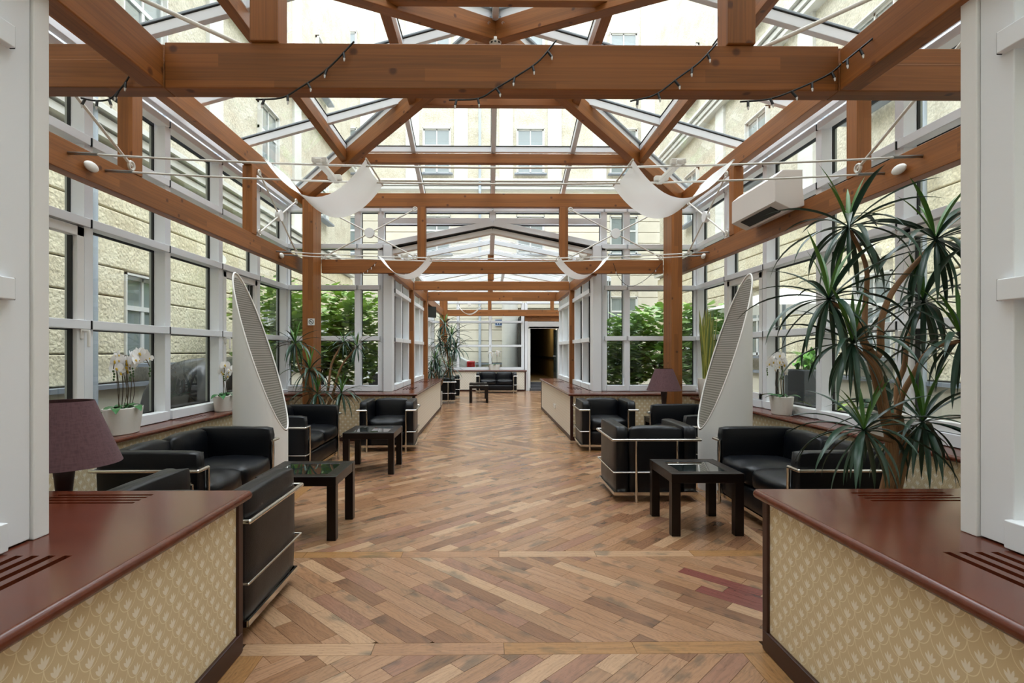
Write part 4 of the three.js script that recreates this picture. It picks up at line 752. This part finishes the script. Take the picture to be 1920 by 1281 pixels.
{ // snake plant
  const t = thing('snake_plant', 'upright snake plant with yellow edged leaves in a white pot', 'plant', [3.09, HS, -7.85]), rnd = rng(33);
  part(t, 'pot', new THREE.LatheGeometry([[0, 0], [0.105, 0], [0.13, 0.3], [0.12, 0.3], [0.115, 0.27], [0, 0.27]].map(([x, y]) => new THREE.Vector2(x, y)), 32), M.pot, 'white round pot');
  const mat = S({ color: '#ffffff', vertexColors: true, roughness: 0.45, side: THREE.DoubleSide });
  for (let v = 0; v < 26; v++) {
    const len = 0.72 + 0.38 * rnd(), g = strap(len, 0.06 + 0.02 * rnd(), PI / 2 - 0.04 - 0.12 * rnd(), PI / 2 - 0.25 * rnd() + 0.1, 10, 0.18, 0.55), c = [];
    for (let i = 0; i < g.attributes.position.count; i++) { const edge = i % 3 !== 1, b = 0.7 + 0.5 * hash(i, v, 3); c.push(...(edge ? [0.5, 0.47, 0.1] : [0.07 * b, 0.15 * b, 0.04 * b])); }
    g.setAttribute('color', new THREE.Float32BufferAttribute(c, 3)); const m = part(t, 'leaf', g, mat); const a = v * 2.4; m.rotation.y = a; m.position.set(Math.cos(a) * 0.012 * (v % 6), 0.26, -Math.sin(a) * 0.012 * (v % 6));
  }
}
{ // broad bromeliad-like plant on the right ledge
  const t = thing('agave', 'broad leaved potted plant on the right ledge behind the dragon tree', 'plant', [3.08, HS, -4.28]), rnd = rng(44); ovalPot(t, 0.34, 0.24, 0.2);
  const gs = [strap(0.34, 0.06, 1.0, -0.5, 10, 0.25, 0.7), strap(0.36, 0.06, 0.7, -0.7, 10, 0.25, 0.7), strap(0.4, 0.06, 1.4, 0.8, 10, 0.25, 0.7)];
  for (let i = 0; i < 22; i++) { const m = part(t, 'leaf', gs[i % 3], M.dracaena); m.position.set(0, 0.17, 0); m.rotation.y = i * 2.4; const k = (0.8 + 0.4 * rnd()) * (Math.cos(m.rotation.y) > 0.2 ? 0.45 : 1); m.scale.set(k, k, k); }
}

// ================================================================ OUTSIDE: FACADES
function facade(label, pos, turn, len, cfg) {                       // local x along the wall, +z faces the courtyard
  const t = thing('building_facade', label, 'building', pos, turn), H = cfg.H ?? 14;
  const gp = cfg.gap, runs = gp ? [[0, gp[0]], [gp[1], len]] : [[0, len]];
  if (gp) part(t, 'wall', uvBox(box(gp[1] - gp[0], H - gp[2], 0.4, (gp[0] + gp[1]) / 2, (H + gp[2]) / 2, -0.32), 'x'), M.stucco);
  for (const [a, b] of runs) { const L = b - a, x = (a + b) / 2; part(t, 'wall', uvBox(box(L, H, 0.4, x, H / 2, -0.32), 'x'), M.stucco); part(t, 'plinth', uvBox(box(L, 0.84, 0.16, x, 0.42, -0.04), 'x'), M.plaster); part(t, 'plinth_ledge', box(L, 0.06, 0.24, x, 0.87, 0.0), M.ledge); }
  const wins = cfg.windows, holes = gp ? [...wins, [gp[0], gp[1], 0, gp[2]]] : wins;
  const free = (y0, y1) => { let iv = [[0, len]]; for (const [x0, x1, a, b] of holes) if (b > y0 + 0.02 && a < y1 - 0.02) iv = iv.flatMap(([p, q]) => (x1 <= p || x0 >= q) ? [[p, q]] : [[p, x0], [x1, q]].filter(([m, n]) => n - m > 0.05)); return iv; };
  const ch = cfg.course ?? 0.41; let y = 0.91;
  while (y < cfg.rustic - 0.05) {                                   // rusticated courses with recessed joints
    for (const [a, b] of free(y, y + ch)) part(t, 'course', uvBox(new RoundedBoxGeometry(b - a - 0.004, ch - 0.016, 0.09, 1, 0.02).translate((a + b) / 2, y + ch / 2, -0.075), 'x'), cfg.courseMat ?? M.roughcast);
    y += ch;
  }
  for (const h of cfg.bands ?? []) part(t, 'cornice', G([box(len, 0.12, 0.3, len / 2, h, 0.0), box(len, 0.08, 0.42, len / 2, h + 0.14, 0.02), box(len, 0.1, 0.24, len / 2, h - 0.14, -0.02)]), M.plasterWhite);
  for (const x of cfg.strips ?? []) part(t, 'pilaster', uvBox(box(0.55, H - cfg.rustic - 0.3, 0.1, x, (H + cfg.rustic) / 2 + 0.15, -0.1), 'y'), M.plasterWhite);
  for (const x of cfg.pipes ?? []) part(t, 'downpipe', cyl(L3(x, 0, 0.12), L3(x, H, 0.12), 0.055, 12), M.pipe);
  for (const [x0, x1, y0, y1, low] of wins) {
    const w = new THREE.Group(); w.name = 'window'; t.add(w); const mx = (x0 + x1) / 2, my = (y0 + y1) / 2, W = x1 - x0, Hh = y1 - y0, z = low ? -0.1 : -0.1;
    part(w, 'reveal', G([box(0.03, Hh, 0.12, x0 + 0.015, my, z + 0.03), box(0.03, Hh, 0.12, x1 - 0.015, my, z + 0.03), box(W, 0.03, 0.12, mx, y1 - 0.015, z + 0.03)]), M.plasterWhite);
    part(w, 'window_frame', G([box(0.07, Hh, 0.05, x0 + 0.05, my, z), box(0.07, Hh, 0.05, x1 - 0.05, my, z), box(W, 0.07, 0.05, mx, y1 - 0.05, z), box(W, 0.07, 0.05, mx, y0 + 0.05, z), box(0.07, Hh * 0.62, 0.05, mx, y0 + Hh * 0.31, z), box(W, 0.07, 0.06, mx, y0 + Hh * 0.62, z), box(0.04, Hh * 0.38, 0.05, mx, y0 + Hh * 0.81, z)]), M.winFrame);
    for (const s of [-1, 1]) part(w, 'pane', box(W / 2 - 0.02, Hh - 0.02, 0.012, mx + s * W / 4, my, z - 0.005), M.winGlass);
    part(w, 'sill', box(W + 0.16, 0.05, 0.22, mx, y0 - 0.03, z + 0.14), M.ledge);
  }
  return t;
}
const FL = -5.37, FR = 6.6, FB = 22;
const sideWindows = (list, lo, hi) => list.flatMap((x) => [[x, x + 0.98, lo, hi, 1], [x - 0.05, x + 1.05, 5.6, 7.3], [x - 0.05, x + 1.05, 9.6, 11.3]]);
facade('cream stucco building close outside the left windows', [FL, 0, 1.2], PI / 2, 22.7, { rustic: 4.2, bands: [4.45, 8.6], windows: sideWindows([1.0, 8.05, 12.9, 17.2].map((d) => d + 1.2), 1.18, 2.52), strips: [-0.4, 3.2, 6.4, 10.8, 15.4].map((d) => d + 1.2), pipes: [7.2 + 1.2], H: 14 });
facade('cream stucco building outside the right windows', [FR, 0, -21.5], -PI / 2, 22.7, { rustic: 4.2, bands: [4.45, 8.6], windows: sideWindows([18, 13.6, 9.45, 5.2, 1].map((d) => 21 - d), 1.25, 2.72), strips: [15.8, 11.5, 7.4, 3.2].map((d) => 21.5 - d), pipes: [21.5 - 8.15], H: 14 });
{
  const X0 = -14, sp = 3.79, c0 = -2.15, ws = []; for (let k = -3; k <= 4; k++) { const x = c0 + k * sp - X0; for (const [a, b] of [[2.0, 3.6], [5.3, 6.85], [8.55, 10.4], [12.6, 14.3]]) { if (a < 3 && (k === 0 || k === 1)) continue; ws.push([x - 0.57, x + 0.57, a, b]); } }
  const f = facade('pale building with white pilasters closing the courtyard at the back', [X0, 0, -FB], 0, 30, { rustic: 7.9, course: 0.44, bands: [8.1], courseMat: M.plaster, windows: ws, strips: [-2, -1, 0, 1, 2, 3].flatMap((k) => [c0 + k * sp - X0 - 0.98, c0 + k * sp - X0 + 0.98]), pipes: [c0 + 0.46 * sp - X0], gap: [1.0 - X0, 2.75 - X0, 2.75], H: 16 });
}
facade('cream building added unseen behind the viewpoint to cut light on the passage', [6.6, 0, 1.6], PI, 11.97, { rustic: 4.2, bands: [4.45, 8.6], windows: sideWindows([1.2, 9.6], 1.2, 2.6), strips: [3.2, 8.8], H: 14 });  // out of view; added to keep sky light from behind off the near beams
{ // round white column of the entrance beside the far window
  const t = thing('entrance_column', 'round white masonry column seen through the far window', 'column', [0.75, 0, -20.6]); part(t, 'shaft', new THREE.CylinderGeometry(0.3, 0.3, 4, 28).translate(0, 2, 0), M.plasterWhite); part(t, 'column_base', new THREE.CylinderGeometry(0.36, 0.36, 0.7, 28).translate(0, 0.35, 0), M.plasterWhite);
}
{
  const t = thing('house_number_sign', 'small blue house number plate on the wall beyond the far window', 'sign', [0.37, 2.53, -FB + 0.02]);
  const m = plate(256, 192, (x) => { x.fillStyle = '#39567c'; x.fillRect(0, 0, 256, 192); x.strokeStyle = '#e8eef4'; x.lineWidth = 8; x.strokeRect(8, 8, 240, 176); x.fillStyle = '#f4f7fa'; x.font = 'bold 130px sans-serif'; x.textAlign = 'center'; x.textBaseline = 'middle'; x.fillText('11', 106, 100); x.font = 'bold 60px sans-serif'; x.fillText('B', 202, 70); });
  part(t, 'sign_plate', box(0.34, 0.26, 0.02), [M.ledge, M.ledge, M.ledge, M.ledge, S({ map: m, roughness: 0.4 }), M.ledge]);
}

// ================================================================ OUTSIDE: TREES AND THINGS IN THE COURTYARD
const leafGeo = (() => { const s = new THREE.Shape(); s.moveTo(0, 0); for (const [x, y] of [[0.35, 0.12], [0.55, 0.5], [0.3, 0.55], [0.28, 0.85], [0, 1], [-0.28, 0.85], [-0.3, 0.55], [-0.55, 0.5], [-0.35, 0.12]]) s.lineTo(x, y); return new THREE.ShapeGeometry(s).rotateX(-PI / 2); })();
const leafMat = P({ color: '#ffffff', roughness: 0.6, transmission: 0.3, thickness: 0, side: THREE.DoubleSide });
function tree(label, pos, blobs, n, seed, size, tint) {
  const t = thing('garden_tree', label, 'tree', pos), rnd = rng(seed), top = blobs[0];
  part(t, 'trunk', taperTube([L3(0, 0, 0), L3(0.05, 0.6, 0.02), L3(-0.03, 1.1, 0), L3(0.05, 1.6, 0)], 0.075, 0.05, 14, 9), M.barkTree);
  for (const [x, y, z] of blobs) part(t, 'branch', taperTube([L3(0.0, 0.9, 0), L3(x * 0.4, lerp(0.95, y, 0.5), z * 0.4), L3(x * 0.9, y, z * 0.9)], 0.035, 0.008, 8, 5), M.barkTree);
  const im = new THREE.InstancedMesh(leafGeo, leafMat, n), o = new THREE.Object3D(), col = new THREE.Color(); im.name = 'foliage'; im.userData.kind = 'stuff'; t.add(im);
  for (let i = 0; i < n; i++) {
    const b = blobs[Math.floor(rnd() * blobs.length)]; let v; do { v = L3(rnd() * 2 - 1, rnd() * 2 - 1, rnd() * 2 - 1); } while (v.lengthSq() > 1); const l = v.length(); v.multiplyScalar((0.45 + 0.55 * l) / Math.max(l, 0.01) * l ** 0.5);
    o.position.set(b[0] + v.x * b[3], b[1] + v.y * b[4], b[2] + v.z * b[3]); o.rotation.set((rnd() - 0.35) * 1.0, Math.atan2(v.x, v.z) + PI + (rnd() - 0.5) * 1.8, (rnd() - 0.5) * 0.8, 'YXZ');
    const k = size * (0.6 + 0.8 * rnd()); o.scale.set(k, k, k); o.updateMatrix(); im.setMatrixAt(i, o.matrix);
    const y = rnd(); col.setRGB(tint[0] * (0.75 + 0.7 * y), tint[1] * (0.75 + 0.5 * y), tint[2] * (0.7 + 0.5 * rnd())); im.setColorAt(i, col);
  }
}
tree('leafy green tree outside behind the left timber post', [-3.35, -0.1, -10.7], [[0, 2.2, 0, 0.9, 0.6], [-0.9, 2.3, 0.2, 0.7, 0.6], [0.75, 2.0, 0.1, 0.55, 0.7], [-0.3, 1.5, 0.3, 0.8, 0.45], [0.6, 1.25, -0.1, 0.55, 0.5], [-1.1, 1.5, -0.2, 0.6, 0.5]], 4200, 51, 0.14, [0.27, 0.46, 0.09]);
tree('leafy green tree outside left of the right timber post', [3.3, -0.1, -10.5], [[0, 1.9, 0, 0.8, 0.5], [-0.7, 1.7, 0.1, 0.5, 0.5], [0.8, 1.9, 0.1, 0.7, 0.5], [0.1, 1.25, 0.3, 0.8, 0.4], [-0.7, 1.1, -0.1, 0.45, 0.4], [1.0, 1.2, -0.2, 0.6, 0.5]], 3800, 52, 0.13, [0.23, 0.42, 0.10]);
{
  const t = thing('covered_object', 'bulky object under a wrinkled dark tarpaulin outside the left windows', 'tarpaulin', [-4.2, -0.1, -8.25]);
  const g = new THREE.SphereGeometry(1, 72, 40), p = g.attributes.position; for (let i = 0; i < p.count; i++) { const x = p.getX(i), y = p.getY(i), z = p.getZ(i), a = Math.atan2(z, x), f = 1 + 0.05 * Math.sin(a * 9 + y * 3) * (1 - y * 0.5) + 0.1 * (fbm(a / (2 * PI) + 0.5, y * 0.5 + 0.5, 8, 6, 5, 3) - 0.5); p.setXYZ(i, Math.sign(x) * Math.abs(x) ** 0.7 * 0.6 * f, Math.max(0, 0.62 + Math.sign(y) * Math.abs(y) ** 0.6 * 0.72 * f + 0.1 * x), Math.sign(z) * Math.abs(z) ** 0.6 * 1.15 * f); } g.computeVertexNormals();
  part(t, 'tarpaulin', g, S({ color: '#23262a', roughness: 0.35 }));
}
function planterBox(label, pos, w, h, hue, n, seed, leafLen = 0.4) {
  const t = thing('planter', label, 'planter', pos), rnd = rng(seed); part(t, 'planter_box', rbox(w, h, w, 0.02, 0, h / 2, 0), S({ color: '#50565b', roughness: 0.6 })); const m = S({ color: hue, roughness: 0.5, side: THREE.DoubleSide }), gs = [strap(leafLen, 0.1, 1.2, 0.2, 8, 0.1, 0.3), strap(leafLen, 0.09, 0.9, -0.5, 8, 0.1, 0.3), strap(leafLen * 0.8, 0.1, 1.4, 0.9, 8, 0.1, 0.3)];
  for (let i = 0; i < n; i++) { const l = part(t, 'leaf', gs[i % 3], m); l.position.set((rnd() - 0.5) * w * 0.6, h - 0.02, (rnd() - 0.5) * w * 0.6); l.rotation.y = rnd() * 7; const k = 0.7 + 0.6 * rnd(); l.scale.set(k, k, k); }
}
planterBox('tall grey planter with bright green leaves outside the right windows', [4.55, -0.1, -7.75], 0.5, 1.2, '#6fae3a', 26, 61);
planterBox('low grey planter with yellowish leaves outside the right windows', [4.25, -0.1, -6.9], 0.42, 0.62, '#9ab84a', 22, 62, 0.34);
planterBox('dark planter outside the glass right of the passage', [3.7, -0.1, -9.8], 0.6, 0.8, '#4d7a2f', 18, 63);
{
  const t = thing('garden_parasol', 'white open parasol outside the right windows', 'parasol', [4.95, -0.1, -9.2]); part(t, 'canopy', new THREE.ConeGeometry(1.35, 0.38, 8, 1, true).translate(0, 2.35, 0), P({ color: '#f2f0ea', roughness: 0.9, transmission: 0.3, thickness: 0, side: THREE.DoubleSide })); part(t, 'pole', cyl(L3(0, 0, 0), L3(0, 2.5, 0), 0.03, 10), M.pipe); part(t, 'base', new THREE.CylinderGeometry(0.3, 0.32, 0.1, 20).translate(0, 0.05, 0), M.ledge);
}
for (const [l, x, d, s] of [['white spotlight on the wall outside the left windows', FL + 0.12, 10.3, 1], ['white spotlight on the wall outside the right windows', FR - 0.12, 9.1, -1]]) {
  const t = thing('wall_spotlight', l, 'lamp', [x, 3.05, -d]); part(t, 'spot_head', cyl(L3(0, 0, 0), L3(s * 0.22, 0.02, 0.1), 0.07, 16, 0.1), M.plastic); part(t, 'bracket', rbox(0.04, 0.3, 0.06, 0.006, -s * 0.02, -0.12, 0), M.plastic);
}
{ // white car parked beyond the far window
  const t = thing('car', 'white car with red tail light parked beyond the far window', 'car', [-4.9, -0.05, -19.95]);
  const s = new THREE.Shape(); s.moveTo(0, 0.3); for (const [x, y] of [[0, 0.75], [0.25, 0.9], [1.1, 0.98], [1.7, 1.42], [2.6, 1.5], [3.5, 1.35], [4.05, 1.05], [4.3, 0.98], [4.35, 0.55], [4.28, 0.3]]) s.lineTo(x, y); s.closePath();
  part(t, 'car_body', new THREE.ExtrudeGeometry(s, { depth: 1.5, bevelEnabled: true, bevelSize: 0.06, bevelThickness: 0.12, bevelSegments: 3 }).translate(0, 0, -1.5), P({ color: '#e9ecec', roughness: 0.25, clearcoat: 1 }));
  const w = new THREE.Shape(); w.moveTo(1.3, 1.0); for (const [x, y] of [[1.78, 1.36], [2.6, 1.43], [3.4, 1.3], [3.8, 1.05]]) w.lineTo(x, y); w.closePath(); part(t, 'car_window', new THREE.ExtrudeGeometry(w, { depth: 0.01, bevelEnabled: false }).translate(0, 0, 0.118), M.winGlass);
  part(t, 'tail_light', G([rbox(0.3, 0.24, 0.3, 0.05, 4.2, 0.95, 0.06, 3)]), S({ color: '#b3161c', roughness: 0.2 }), 'red tail light');
  for (const x of [0.8, 3.5]) part(t, 'wheel', cyl(L3(x, 0.31, -0.1), L3(x, 0.31, 0.13), 0.31, 24), M.black);
}

scene.traverse((o) => { if (o.isMesh) { o.castShadow = true; o.receiveShadow = true; } });
renderer.render(scene, camera);
